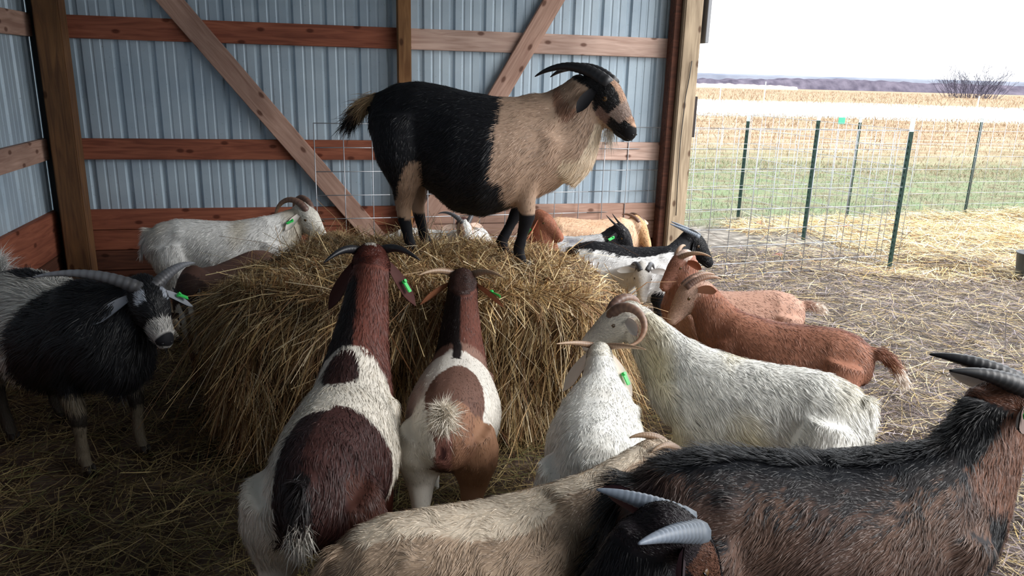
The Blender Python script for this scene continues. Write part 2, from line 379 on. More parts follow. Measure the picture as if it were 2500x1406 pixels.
V1, F1 = ribbons(P, D, B, L, W, bend, flat_tip=True)
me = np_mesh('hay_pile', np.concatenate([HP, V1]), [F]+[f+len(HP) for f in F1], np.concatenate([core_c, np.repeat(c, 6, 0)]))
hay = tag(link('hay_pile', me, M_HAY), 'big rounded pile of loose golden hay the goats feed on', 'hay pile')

# ------------------------------------------------------------------ straw on the ground
def litter(n, region, cols, lr, wr, seed, lift=.03, mat=M_STRAW, name='straw', align=None):
    r = np.random.default_rng(seed); pts = region(r, n); n = len(pts)
    z = ground_z(pts[:, 0], pts[:, 1]) + r.uniform(0.0, lift, n)**1.0
    P = np.stack([pts[:, 0], pts[:, 1], z], 1); a = r.uniform(0, 2*math.pi, n)
    if align is not None: a = r.normal(align, .7, n)+np.where(r.random(n) < .5, math.pi, 0)
    D = np.stack([np.cos(a), np.sin(a), r.normal(0.02, .09, n)], 1); D = unit(D)
    L = r.uniform(*lr, n); W = r.uniform(*wr, n)
    B = unit(np.cross(D, np.array([0, 0, 1.]))+r.normal(0, .35, (n, 3)))
    c = cols[r.integers(0, len(cols), n)]*r.uniform(.6, 1.15, n)[:, None]
    V, Fs = ribbons(P, D, B, L, W, r.normal(0, .08, (n, 3)), flat_tip=True)
    return V, Fs, np.repeat(c, 6, 0)
def merge(name, parts, mat):
    V = []; Fs = []; C = []; o = 0
    for v, f, c in parts:
        V.append(v); Fs += [x+o for x in f]; C.append(c); o += len(v)
    return link(name, np_mesh(name, np.concatenate(V), Fs, np.concatenate(C)), mat)
def poly_region(x0, x1, y0, y1, pw=1.0, keep=None):
    def f(r, n):
        p = np.stack([r.uniform(x0, x1, n), y0+(y1-y0)*r.uniform(0, 1, n)**pw], 1)
        if keep is not None: p = p[keep(p, r)]
        return p
    return f
C_IN = np.array([rgb(h) for h in ('93805a', 'ab9668', '6d5a3c', '8a7a50', 'baa676', '5a4832', '7c7a4e')])
C_R = np.array([rgb(h) for h in ('c2ab84', 'dccaa2', '80706c', '9a8a86', '54464a', 'bfa570', 'a89ca0', '6e5a4c', '473a38')])
C_OUT = np.array([rgb(h) for h in ('d8bf85', 'efdcae', 'c9a76a', 'e6d3a4', 'b08a60', 'f3e8c8')])
notwall = lambda p, r: (p[:, 1] < WD+p[:, 0]*math.tan(WA)-.05) | (p[:, 0] > 1.5)
bed = merge('straw_bedding', [
    litter(56000, poly_region(-4.4, .9, 1.0, 5.9, 1.0, notwall), C_IN, (.05, .22), (.002, .0045), 1, .05),
    litter(60000, poly_region(.9, 5.2, 1.2, 7.6, 1.0, notwall), C_R, (.05, .26), (.0016, .0052), 2, .06),
    litter(2200, poly_region(.9, 5.5, 1.5, 8.0, 1.0, notwall), np.array([rgb('3d322c'), rgb('54463c')]), (.15, .6), (.004, .009), 3, .05, align=.1),
], M_STRAW)
tag(bed, 'loose trampled straw bedding spread over the barn ground', 'straw', kind='stuff')
def outk(p, r):
    ins = p[:, 1]-.30*p[:, 0]
    mudzone = (p[:, 0] < 3.4+.3*sn(np.c_[p, p[:, 0]*0], 1.5, 4)) & (p[:, 1] < 8.6)
    return (p[:, 0] > 2.6) & (ins < 8.55) & (~mudzone | (r.random(len(p)) < .12))
bright = merge('yard_straw', [litter(46000, poly_region(2.4, 9.5, 6.6, 11.4, 1.0, outk), C_OUT, (.08, .30), (.003, .007), 4, .07)], M_STRAW)
tag(bright, 'bright yellow straw scattered on the yard by the wire fence', 'straw', kind='stuff')

# grass tufts beyond the fence
def grass_patch(n, x0, x1, y0, y1, cols, h, seed, pw=1.6, keep=None):
    r = np.random.default_rng(seed); p = poly_region(x0, x1, y0, y1, pw, keep)(r, n); n = len(p)
    P = np.stack([p[:, 0], p[:, 1], ground_z(p[:, 0], p[:, 1])-.01], 1)
    D = unit(np.stack([r.normal(0, .5, n), r.normal(0, .5, n), np.ones(n)], 1)); a = r.uniform(0, 6.28, n)
    B = np.stack([np.cos(a), np.sin(a), 0*a], 1); dist = np.clip(p[:, 1]/12, 1, 6)
    c = cols[r.integers(0, len(cols), n)]*r.uniform(.7, 1.15, n)[:, None]
    V, Fs = ribbons(P, D, B, r.uniform(*h, n)*np.sqrt(dist), r.uniform(.004, .009, n)*dist, r.normal(0, .35, (n, 3))*[1, 1, .2])
    return V, Fs, np.repeat(c, 5, 0)
C_G = np.array([rgb(h) for h in ('868a72', '768260', '939078', '9e947c', '6a7858', '857664')])
C_D = np.array([rgb(h) for h in ('a38f72', '8a7256', 'b8a88c', '745c46', '937f62')])
gk = lambda p, r: (p[:, 1]-.30*p[:, 0] > 8.3) & (p[:, 0] > 1.9+.0*p[:, 1])
grass = merge('pasture_grass', [grass_patch(42000, 1.8, 16, 8.6, 17, C_G, (.03, .09), 8, 1.3, gk),
                                grass_patch(30000, 2, 32, 15, 42, C_D, (.05, .12), 9, 1.4, gk),
                                grass_patch(14000, 5, 120, 62, 160, C_D, (.10, .22), 10, 1.4)], M_GRASS)
tag(grass, 'short winter grass, green near the fence and dry further out', 'grass', kind='stuff')

# fallen leaves / droppings
def leaf(name, x, y, size, col, label, cat, kind='leaf'):
    r = random.Random(int(x*100+y*10)); n = 9; V = [(0, 0, .012)]
    for k in range(n):
        a = 2*math.pi*k/n; q = size*(.55+.6*r.random()); V.append((q*math.cos(a), q*.7*math.sin(a), .03*r.random()))
    me = np_mesh(name, np.array(V), [np.array([[0, 1+k, 1+(k+1) % n] for k in range(n)])])
    o = link(name, me, plain(name+'_brown', rgb(col), .7)); o.location = (x, y, float(ground_z(np.array([x]), np.array([y]))[0])+.03)
    tag(o, label, cat)
leaf('dry_leaf', 2.62, 7.35, .07, '8a4424', 'reddish brown dry leaf on the mud by the head of the long black goat', 'leaf')
leaf('dry_leaf', 4.05, 9.2, .07, 'b0552c', 'curled orange leaf on bright straw behind the wire panel', 'leaf')
leaf('dry_leaf', 3.0, 9.25, .07, '9a5a3c', 'brown leaf on the ground left of the second green post', 'leaf')

# ------------------------------------------------------------------ fences
def tube_between(bm, a, b, r, seg=5):
    a, b = Vector(a), Vector(b); d = b-a; L = d.length
    if L < 1e-6: return
    M = Matrix.Translation((a+b)/2) @ d.to_track_quat('Z', 'Y').to_matrix().to_4x4()
    bmesh.ops.create_cone(bm, cap_ends=True, segments=seg, radius1=r, radius2=r, depth=L, matrix=M)
HEI = [0, .17, .34, .51, .68, .855, 1.005, 1.162, 1.265]
def wire_panel(p0, p1, ztop, label, zt1=None, step=.203, r=.0036, group=None):
    p0, p1 = np.array(p0, float), np.array(p1, float); L = np.linalg.norm(p1-p0); zt1 = ztop if zt1 is None else zt1
    bm = bmesh.new(); rr = random.Random(3)
    def pt(s, h):
        q = p0+(p1-p0)*s; sag = .012*math.sin(s*9+h*5); nrm = np.array([-(p1-p0)[1], (p1-p0)[0]])/L
        q = q+nrm*sag; return (q[0], q[1], ztop+(zt1-ztop)*s-h)
    for h in HEI:
        for k in range(10): tube_between(bm, pt(k/10, h), pt((k+1)/10, h), r)
    n = int(round(L/step))
    for k in range(n+1):
        s = k/n; tube_between(bm, pt(s, -.003), pt(s, 1.27), r)
    me = bpy.data.meshes.new('wire_panel'); bm.to_mesh(me); bm.free()
    o = link('wire_panel', me, M_WIRE, smooth=True); return tag(o, label, 'fence')
CORN = (3.60, 7.04)
wire_panel((-1.42, 5.42), CORN, 1.32, 'long galvanised wire panel running from the back wall to the corner post', 1.29)
wire_panel((3.66, 7.06), (2.86, 9.45), 1.29, 'wire panel running away from the corner post to the pasture fence', 1.29, r=.003)
wire_panel((1.2, 8.90), (2.86, 9.52), 1.28, 'far wire panel beyond the end post of the barn', r=.003)
wire_panel((2.88, 9.53), (6.30, 10.56), 1.28, 'far wire panel along the pasture between the green posts', r=.003)
wire_panel((6.32, 10.57), (9.9, 11.5), 1.28, 'far wire panel running off past the last green post', r=.003)
def tpost(x, y, h, label, lean=(0, 0), r=.02):
    bm = bmesh.new()
    prof = [(-r, -.003), (-r, .003), (-.004, .003), (-.004, .032), (.004, .032), (.004, .003), (r, .003), (r, -.003)]
    def ex(z0, z1):
        vs = [[bm.verts.new((px+lean[0]*z, py+lean[1]*z, z)) for px, py in prof] for z in (z0, z1)]
        for k in range(8): bm.faces.new((vs[0][k], vs[0][(k+1) % 8], vs[1][(k+1) % 8], vs[1][k]))
        bm.faces.new(vs[1]); bm.faces.new(vs[0][::-1])
    ex(-.05, h-.12)
    for k in range(int((h-.2)/.055)):
        z = .1+k*.055
        bmesh.ops.create_cube(bm, size=1, matrix=Matrix.Translation((lean[0]*z, -.006+lean[1]*z, z)) @ Matrix.Diagonal((.014, .008, .02, 1)))
    bmesh.ops.recalc_face_normals(bm, faces=bm.faces[:])
    me = bpy.data.meshes.new('fence_post'); bm.to_mesh(me); bm.free()
    o = link('fence_post', me, M_TPOST); o.location = (x, y, 0)
    bm = bmesh.new(); ex(h-.12, h); bmesh.ops.recalc_face_normals(bm, faces=bm.faces[:])
    me = bpy.data.meshes.new('post_tip'); bm.to_mesh(me); bm.free(); link('post_tip', me, M_WHITEPAINT, o)['label'] = 'white painted tip'
    return tag(o, label, 'post')
tpost(3.57, 7.02, 1.40, 'dark green metal post with white tip at the near fence corner')
tpost(3.20, 8.26, 1.42, 'green metal post midway along the receding wire panel', (.00, 0))
tpost(2.84, 9.55, 1.33, 'green metal post nearest the end post of the barn, at the pasture fence')
tpost(4.41, 10.0, 1.33, 'dark green metal post between the two ends of the far pasture fence')
tpost(6.31, 10.58, 1.35, 'green metal post standing alone at the right in the far fence')
for (x, y, h, lb) in ((19.5, 62, 1.7, 'thin white marker stake in the dry field, the tallest'), (5.6, 21, .5, 'short pale stake in the field near the barn post'),
                      (14.2, 55, 1.2, 'thin pale stake in the dry field left of the tallest one'), (27, 46, 1.2, 'thin pale stake in the field beyond the rightmost green post')):
    bm = bmesh.new(); tube_between(bm, (0, 0, -.1), (0, 0, h), .035 if y > 30 else .012, 6)
    me = bpy.data.meshes.new('marker_stake'); bm.to_mesh(me); bm.free(); o = link('marker_stake', me, M_WHITEPAINT); o.location = (x, y, 0); tag(o, lb, 'stake')
# insulator tag on far fence, loose wire on the post
bm = bmesh.new(); bmesh.ops.create_cube(bm, size=1, matrix=Matrix.Diagonal((.085, .006, .085, 1)))
bmesh.ops.bevel(bm, geom=bm.edges[:], offset=.003, segments=1, affect='EDGES')
me = bpy.data.meshes.new('fence_tag'); bm.to_mesh(me); bm.free(); o = link('fence_tag', me, plain('teal_plastic', rgb('4fb79a'), .4)); o.location = (4.12, 9.88, 1.23); tag(o, 'small teal plate hung near the top of the far wire fence', 'tag')
def polytube(bm, pts, radii, seg=8, cap=True, sx=None):
    """swept tube through pts with radii; returns nothing"""
    pts = [Vector(p) for p in pts]; rings = []; prev = None
    for k, p in enumerate(pts):
        d = (pts[min(k+1, len(pts)-1)]-pts[max(k-1, 0)]).normalized()
        if prev is None:
            a = Vector((0, 0, 1)) if abs(d.z) < .9 else Vector((1, 0, 0)); x = d.cross(a).normalized()
        else: x = (prev - d*prev.dot(d)).normalized()
        prev = x; y = d.cross(x)
        rr = radii[k]
        rings.append([bm.verts.new(p+x*(rr*math.cos(2*math.pi*s/seg))+y*(rr*math.sin(2*math.pi*s/seg))) for s in range(seg)])
    for k in range(len(rings)-1):
        for s in range(seg): bm.faces.new((rings[k][s], rings[k][(s+1) % seg], rings[k+1][(s+1) % seg], rings[k+1][s]))
    if cap: bm.faces.new(rings[0][::-1]); bm.faces.new(rings[-1])
bm = bmesh.new()
polytube(bm, [wl(1.325, .20, 1.82), wl(1.315, .20, 1.70), wl(1.295, .20, 1.55), wl(1.285, .20, 1.2), wl(1.29, .20, .9), wl(1.30, .20, .62)], [.0035]*6)
me = bpy.data.meshes.new('cable'); bm.to_mesh(me); bm.free(); tag(link('hanging_wire', me, plain('dark_wire', (.03, .03, .03), .5), smooth=True), 'thin dark wire hanging down the face of the end post', 'wire')

# bucket at the right edge
bm = bmesh.new(); seg = 24; prof = [(.0, 0), (.115, 0), (.12, .01), (.145, .25), (.152, .252), (.152, .262), (.140, .262), (.112, .02), (0, .02)]
rings = [[bm.verts.new((r_*math.cos(2*math.pi*s/seg), r_*math.sin(2*math.pi*s/seg), z)) for s in range(seg)] for r_, z in prof if r_ > 0]
for a, b in zip(rings, rings[1:]):
    for s in range(seg): bm.faces.new((a[s], a[(s+1) % seg], b[(s+1) % seg], b[s]))
bm.faces.new(rings[0][::-1]); bm.faces.new(rings[-1][::-1])
me = bpy.data.meshes.new('bucket'); bm.to_mesh(me); bm.free(); o = link('bucket', me, plain('black_rubber', rgb('3c4044'), .5), smooth=True); o.location = (4.70, 6.7, .0); tag(o, 'dark bucket standing on the yard straw', 'bucket')

# ------------------------------------------------------------------ far hills, tree line, bush
def ridge(name, y, x0, x1, base, amp, seed, mat, thick=25, n=500, f=.05):
    xx = np.linspace(x0, x1, n); Pn = np.stack([xx, 0*xx, 0*xx], 1)
    h = base+amp*(sn(Pn, f, seed)*.5+sn(Pn, f*4, seed+1)*.28+sn(Pn, f*17, seed+2)*.22)
    pts = [np.stack([xx, 0*xx+y, 0*xx-.5], 1), np.stack([xx, 0*xx+y+thick*.15, h*.85], 1), np.stack([xx, 0*xx+y+thick*.4, h], 1), np.stack([xx, 0*xx+y+thick, 0*xx-.5], 1)]
    V = np.concatenate(pts); k = np.arange(n-1)[:, None]
    Fq = np.concatenate([k+[a*n, a*n+1, (a+1)*n+1, (a+1)*n] for a in range(3)])
    return link(name, np_mesh(name, V, [Fq]), mat)
def hedge_mat(name, a, b, sc=.5):
    m, N, L, B = new_mat(name); tc = N.new('ShaderNodeTexCoord'); mp = N.new('ShaderNodeMapping'); mp.inputs['Scale'].default_value = (1, 1, .35)
    n = N.new('ShaderNodeTexNoise'); n.inputs['Scale'].default_value = sc; n.inputs['Detail'].default_value = 8
    L.new(tc.outputs['Object'], mp.inputs[0]); L.new(mp.outputs[0], n.inputs['Vector'])
    r = N.new('ShaderNodeValToRGB'); r.color_ramp.elements[0].color = a+(1,); r.color_ramp.elements[1].color = b+(1,); r.color_ramp.elements[0].position = .35; r.color_ramp.elements[1].position = .65
    L.new(n.outputs['Fac'], r.inputs['Fac']); L.new(r.outputs['Color'], B.inputs['Base Color']); B.inputs['Roughness'].default_value = 1; B.inputs['Specular IOR Level'].default_value = 0
    return m
tag(ridge('hills', 420, 40, 520, 5.3, .5, 3, hedge_mat('blue_hills', rgb('6d727f'), rgb('868b98'), .05), f=.012), kind='structure')
tag(ridge('treeline', 215, 20, 300, 2.6, .8, 8, hedge_mat('bare_trees', rgb('4c4854'), rgb('6c6672'), .35), f=.06), 'low line of bare purple grey scrub along the horizon', 'scrub', kind='stuff')
tag(ridge('reed_strip', 190, 40, 68, .85, .5, 14, hedge_mat('pink_reeds', rgb('b99a90'), rgb('dcc6bb'), .35), thick=12, f=.1), 'pale pinkish strip of dry reeds below the scrub', 'reeds', kind='stuff')
def bush(name, x, y, h, wd, seed, label, n=46):
    r = random.Random(seed); bm = bmesh.new()
    def grow(p, d, L, rad, lev):
        pts = [p]; dd = d.copy(); q = p.copy()
        for k in range(3):
            dd = (dd+Vector((r.gauss(0, .14), r.gauss(0, .14), r.gauss(.03, .08)))).normalized(); q = q+dd*(L/3); pts.append(q.copy())
        polytube(bm, pts, [rad*1.1, rad*.9, rad*.7, rad*.45], 3, cap=False)
        if lev:
            for _ in range(3 if lev > 1 else 4):
                k = r.choice((1, 2, 3)); e = (dd+Vector((r.gauss(0, .5), r.gauss(0, .5), r.gauss(.1, .3)))).normalized()
                grow(pts[k], e, L*r.uniform(.4, .7), rad*.5, lev-1)
    for _ in range(n):
        p = Vector((r.uniform(-.3, .3)*wd, r.uniform(-.3, .3)*wd, 0)); d = Vector((p.x/wd*2.8+r.gauss(0, .15), r.gauss(0, .3), 1)).normalized()
        grow(p, d, h*r.uniform(.35, .6), .035, 2)
    me = bpy.data.meshes.new(name); bm.to_mesh(me); bm.free(); o = link(name, me, plain('bare_twigs', rgb('3e3b4c'), .9)); o.location = (x, y, 0); return tag(o, label, 'bush')
bush('bare_bush', 73.6, 128, 7.6, 10.5, 2, 'leafless spreading bush standing above the horizon scrub', 110)
bush('bare_bush', 86.5, 128, 4.2, 5.0, 5, 'small leafless bush at the far right end of the horizon', 16)


# ------------------------------------------------------------------ goats
def ring_loft(bm, rings, seg=16):
    """rings: list of (centre, xaxis*halfwidth, yaxis*halfheight) -> capped loft"""
    R_ = []
    for c, ax, ay in rings:
        R_.append([bm.verts.new(Vector(c)+Vector(ax)*math.cos(2*math.pi*k/seg)+Vector(ay)*math.sin(2*math.pi*k/seg)) for k in range(seg)])
    for a, b in zip(R_, R_[1:]):
        for k in range(seg): bm.faces.new((a[k], a[(k+1) % seg], b[(k+1) % seg], b[k]))
    bm.faces.new(R_[0][::-1]); bm.faces.new(R_[-1])

def seg_dist(P, a, b, ra, rb):
    ab = b-a; t = np.clip(((P-a)@ab)/max(ab@ab, 1e-9), 0, 1); q = a+t[:, None]*ab
    return np.linalg.norm(P-q, axis=1)/(ra+(rb-ra)*t), t

TORSO = [(-.430, .575, .055, .045), (-.405, .580, .098, .080), (-.34, .582, .140, .118), (-.25, .570, .172, .140), (-.16, .550, .187, .152), (-.06, .525, .200, .178),
         (.06, .518, .200, .186), (.17, .535, .195, .168), (.27, .556, .190, .138), (.345, .560, .160, .112), (.40, .560, .115, .080), (.425, .565, .07, .05)]

def lin(*stops):
    cs = [np.array(rgb(c)) for _, c in stops]; ps = [p for p, _ in stops]
    return lambda t: np.stack([np.interp(t, ps, [c[k] for c in cs]) for k in range(3)], -1)

def make_goat(label, pos, hd, s, poll, nose, coat, horn=None, ears='hang', fur=(30000, .03, .0022), tail=(.12, 1.0), tag_ear=0, feet_z=0.0,
              pitch=0., bend=0., belly=1.0, beard=None, fat=1.0, tailfur=None, group=None, feet=None, eye_dark=False, lift=.28, ridge=None, legs=(1, 1, 1, 1), tuft=None, vox=.011, nb=None, horn_under=False, wave=.42, seed=1, nose_up=None, nk=1.15, droop=.25, headw=1.08, tailcol=None, tailsp=.38):
    """pos: ground point under the tail base; hd: heading in degrees; poll/nose: world points of the head"""
    r = np.random.default_rng(seed+100)
    h = math.radians(hd); fx, fy = math.cos(h), math.sin(h)
    ox, oy = pos[0]+.41*s*fx, pos[1]+.41*s*fy            # the goat's base point under the middle of the trunk
    MW = Matrix.Translation((ox, oy, feet_z)) @ Matrix.Rotation(h, 4, 'Z')
    MI = np.array(MW.inverted())
    def loc(p):
        q = MI@np.array([*p, 1.0]); return q[:3]/s
    pv = np.array([-.30, .55])
    cp, sp_ = math.cos(pitch), math.sin(pitch)
    def tw(P):                                       # trunk frame -> posed frame
        P = np.array(P, float); x, z = P[..., 0]-pv[0], P[..., 2]-pv[1]
        X = pv[0]+x*cp-z*sp_; Z = pv[1]+x*sp_+z*cp
        Y = P[..., 1]+bend*np.sign(X+.1)*(X+.1)**2
        return np.stack([X, Y, Z], -1)
    def twi(P):
        P = np.array(P, float); Y = P[..., 1]-bend*np.sign(P[..., 0]+.1)*(P[..., 0]+.1)**2
        X, Z = P[..., 0]-pv[0], P[..., 2]-pv[1]
        return np.stack([pv[0]+X*cp+Z*sp_, Y, pv[1]-X*sp_+Z*cp], -1)
    poll_l = loc(poll); nose_l = loc(nose)
    hd_f = unit(nose_l-poll_l); HL = .25
    side = np.cross([0, 0, 1.], hd_f); side = unit(side if np.linalg.norm(side) > .15 else np.array([0, 1., 0]))
    if nose_up is not None:
        u0 = np.array(MI[:3, :3]@np.array(nose_up)); u0 = unit(u0-hd_f*(u0@hd_f)); side = unit(np.cross(u0, hd_f))
    hd_u = unit(np.cross(hd_f, side))
    def hp(x, y, z): return poll_l+hd_f*x+side*y+hd_u*z
    nbase = tw([.30, 0, .625]) if nb is None else loc(nb)
    ntop = hp(.01, 0, -.065)
    # neck curve
    c0, c1 = nbase, ntop; tang = unit(tw([.6, 0, .7])-tw([.3, 0, .625])); mid1 = c0+tang*.10; ln = np.linalg.norm(c1-c0)
    def bez(t): return (1-t)**3*c0+3*(1-t)**2*t*(c0+(tang*.45+unit(c1-c0)*.55)*ln*.3)+3*(1-t)*t*t*(c1-(unit(c1-c0)*.75-hd_u*.12)*ln*.3)+t**3*c1
    bm = bmesh.new()
    rings = []
    for x, z, hh, hw in TORSO:
        zz = z-(belly-1)*hh*.5*math.exp(-(x/.25)**2); hh2 = hh*(1+(belly-1)*.5*math.exp(-(x/.25)**2)); w = hw*fat*(1+(belly-1)*.6*math.exp(-(x/.25)**2))
        c = tw([x, 0, zz]); up_ = tw([x, 0, zz+hh2])-c; sd = tw([x, w, zz])-c
        rings.append((c, sd, up_))
    ring_loft(bm, rings, 20)
    nrings = []
    for k in range(9):
        t = k/8; c = bez(t); d = unit(bez(min(1, t+.02))-bez(max(0, t-.02)))
        sd = unit(np.cross([0, 0, 1.], d) if abs(d[2]) < .97 else side); sd = unit(sd*(1-t)+side*t); u2 = np.cross(d, sd)
        kk = nk+(1-nk)*.5*t; hh = kk*np.interp(t, [0, .3, .7, 1], [.150, .115, .082, .070]); hw = kk*np.interp(t, [0, .3, .7, 1], [.098, .078, .060, .052])
        if k == 0: c = c-d*.05
        nrings.append((c-u2*(np.interp(t, [0, .4, 1], [.02, .01, 0])+.045*(nk-1)*(1-t)**1.5), sd*hw, u2*hh))
    ring_loft(bm, nrings, 16)
    HEAD = [(-.035, -.055, .030, .030), (-.01, -.055, .055, .047), (.04, -.058, .067, .055), (.085, -.060, .070, .058), (.125, -.064, .064, .052), (.165, -.070, .054, .042),
            (.20, -.076, .045, .035), (.235, -.082, .038, .031), (.258, -.086, .031, .028), (.270, -.088, .018, .018)]
    ring_loft(bm, [(hp(x, 0, z), side*hw*headw, hd_u*hh*headw) for x, z, hh, hw in HEAD], 16)
    for sg in (1, -1):   # hip bones and shoulder blades
        for (x, y, z, w) in ((-.235, .075, .672, .050), (-.37, .050, .640, .045), (.235, .058, .655, .070), (.30, .075, .56, .080)):
            q0, q1 = tw([x-.03, sg*y*fat, z-.02]), tw([x+.03, sg*y*fat, z]); dq = unit(q1-q0)
            ring_loft(bm, [(q0, np.array([0, 1, 0])*w*.55, np.array([0, 0, 1])*w*.55), ((q0+q1)/2, np.array([0, 1, 0])*w, np.array([0, 0, 1])*w), (q1, np.array([0, 1, 0])*w*.55, np.array([0, 0, 1])*w*.55)], 10)
    ring_loft(bm, [(hp(x, 0, z), side*w, hd_u*q) for x, z, w, q in ((.03, -.10, .025, .02), (.07, -.115, .036, .030), (.12, -.118, .030, .026), (.17, -.116, .022, .018), (.22, -.112, .020, .014), (.245, -.110, .012, .008))], 12)
    for sg in (1, -1):   # brow ridges
        ring_loft(bm, [(hp(x, sg*y, z), side*w, hd_u*w) for x, y, z, w in ((.06, .030, -.016, .012), (.085, .042, -.020, .018), (.115, .040, -.030, .012))], 8)
    # legs
    bones = []; hooves = []
    def leg(pts, rad, kind):
        V = [Vector(p) for p in pts]
        polytube(bm, V, rad, 12); bones.append((kind, [np.array(p) for p in pts], rad))
    fdef = {'fl': (.235, .105), 'fr': (.235, -.105), 'hl': (-.33, .095), 'hr': (-.33, -.095)}
    if feet: fdef.update(feet)
    for key, on in zip(('fl', 'fr', 'hl', 'hr'), legs):
        if not on: continue
        fd = fdef[key]; fxx, fyy = fd[0], fd[1]; fz = fd[2] if len(fd) > 2 else 0.0
        sg = 1 if key[1] == 'l' else -1
        if key[0] == 'f':
            sh = tw([.275, sg*.075*fat, .60]); el = tw([.215, sg*.10*fat, .43]); fet = np.array([fxx-.005, fyy, fz+.085]); kn = el*.47+fet*.53+np.array([.022, 0, 0])
            pas = np.array([fxx+.012, fyy, fz+.05]); ho = np.array([fxx+.02, fyy, fz+.015])
            leg([sh, (sh+el)/2, el, (el*.6+kn*.4), kn, kn*.5+fet*.5, fet, pas, ho], [.085, .080, .060, .040, .034, .023, .027, .022, .026], 3)
        else:
            hip = tw([-.30, sg*.075*fat, .60]); th = tw([-.285, sg*.095*fat, .50]); fet = np.array([fxx+.0, fyy, fz+.085])
            st = tw([-.225, sg*.105*fat, .41]); hk = np.array([fxx-.045, fyy, fz+.255])
            pas = np.array([fxx+.025, fyy, fz+.05]); ho = np.array([fxx+.032, fyy, fz+.015])
            leg([hip, th, (th*.4+st*.6)+np.array([-.03, 0, 0]), st*.6+hk*.4+np.array([-.012, 0, 0]), hk+np.array([.01, 0, .03]), hk+np.array([.01, 0, -.02]), hk*.4+fet*.6, fet, pas, ho], [.105, .108, .095, .055, .036, .030, .023, .027, .022, .026], 4)
        hooves.append((fxx+(.03 if key[0] == 'f' else .04), fyy, fz))
    # tail
    tb = tw([-.405, 0, .655]); tl, ta = tail; td0 = tw([-.405-math.cos(ta), 0, .655+math.sin(ta)])-tb
    tpts = [tb-td0*.03]+[tb+td0*tl*k/4+np.array([-.0, 0, -droop*tl*(k/4)**2*(1 if ta > -.8 else 0)]) for k in range(1, 5)]
    polytube(bm, [Vector(p) for p in tpts], [.030, .026, .022, .017, .009], 10)
    bmesh.ops.scale(bm, vec=(s, s, s), verts=bm.verts)
    bmesh.ops.recalc_face_normals(bm, faces=bm.faces[:])
    me0 = bpy.data.meshes.new('tmp'); bm.to_mesh(me0); bm.free(); o0 = bpy.data.objects.new('tmp', me0); COL.objects.link(o0)
    m = o0.modifiers.new('r', 'REMESH'); m.mode = 'VOXEL'; m.voxel_size = vox*s; m.use_smooth_shade = True
    m2 = o0.modifiers.new('s', 'SMOOTH'); m2.factor = .5; m2.iterations = 9
    dg = bpy.context.evaluated_depsgraph_get(); me = bpy.data.meshes.new_from_object(o0.evaluated_get(dg)); bpy.data.objects.remove(o0); bpy.data.meshes.remove(me0)
    n0 = len(me.vertices); V = np.zeros(n0*3, np.float32); me.vertices.foreach_get('co', V); V = V.reshape(-1, 3).astype(float)
    Nv = np.zeros(n0*3, np.float32); me.vertices.foreach_get('normal', Nv); Nv = Nv.reshape(-1, 3).astype(float)
    me.calc_loop_triangles(); T = np.zeros(len(me.loop_triangles)*3, np.int32); me.loop_triangles.foreach_get('vertices', T); T = T.reshape(-1, 3)
    bpy.data.meshes.remove(me)

    necks = [(bez(k/6), bez((k+1)/6)) for k in range(6)]
    def classify(P, N_):
        """P in goat frame / s"""
        best = np.full(len(P), 9e9); part = np.zeros(len(P), int); par = np.zeros(len(P))
        q = twi(P); q_nw = unit(twi(P+N_*.01)-q)
        xs_ = np.array([a[0] for a in TORSO]); zc = np.interp(q[:, 0], xs_, [a[1] for a in TORSO]); hh = np.interp(q[:, 0], xs_, [a[2] for a in TORSO]); hw = np.interp(q[:, 0], xs_, [a[3]*fat for a in TORSO])
        d = np.sqrt(((q[:, 2]-zc)/hh)**2+(q[:, 1]/hw)**2); d = np.where(q[:, 0] > .40, d+(q[:, 0]-.40)*30, d); best = d; flow = np.tile(tw([-1., 0, 0])-tw([0., 0, 0]), (len(P), 1))
        for k, (a, b) in enumerate(necks):
            rr = np.interp((k+.5)/6, [0, .3, .7, 1], [.13, .095, .07, .06]); d, t = seg_dist(P, a, b, rr, rr); d = d+(.15 if k == 0 else 0)
            w = d < best; best[w] = d[w]; part[w] = 1; par[w] = (k+t[w])/6; flow[w] = unit(a-b)
        rel = P-poll_l; hx = rel@hd_f; hy = rel@side; hz = rel@hd_u
        d, t = seg_dist(P, hp(0, 0, -.055), hp(.25, 0, -.08), .068, .036); w = d < best; best[w] = d[w]; part[w] = 2; par[w] = t[w]; flow[w] = -hd_f
        for kind, pts, rad in bones:
            for k in range(len(pts)-1):
                d, t = seg_dist(P, pts[k], pts[k+1], rad[k], rad[k+1]); d = d+(.0 if k > 1 else .35-.12*k)
                w = d < best; best[w] = d[w]; part[w] = kind; par[w] = (k+t[w])/(len(pts)-1); flow[w] = unit(pts[k+1]-pts[k])
        for k in range(4):
            d, t = seg_dist(P, tpts[k], tpts[k+1], .03, .02); d = d+.25*(k < 1); w = d < best; best[w] = d[w]; part[w] = 5; par[w] = (k+t[w])/4; flow[w] = unit(tpts[-1]-tpts[0])
        ntop_cos = N_@np.array([0, 0, 1.])
        jit = lambda f, a, sd: a*sn(P*1.0, f, sd+seed)
        tx = q[:, 0]+jit(30, .012, 1); ty = q[:, 1]+jit(30, .008, 2); tz = q[:, 2]+jit(30, .012, 3)
        # neck angle: +1 on the crest
        crest = np.zeros(len(P)); nk = part == 1
        if nk.any():
            a = bez(.2); b = bez(.8); dd = unit(b-a); u2 = unit(np.array([0, 0, 1.])-dd*dd[2]) if abs(dd[2]) < .95 else np.array([-1., 0, 0])
            crest = N_@u2
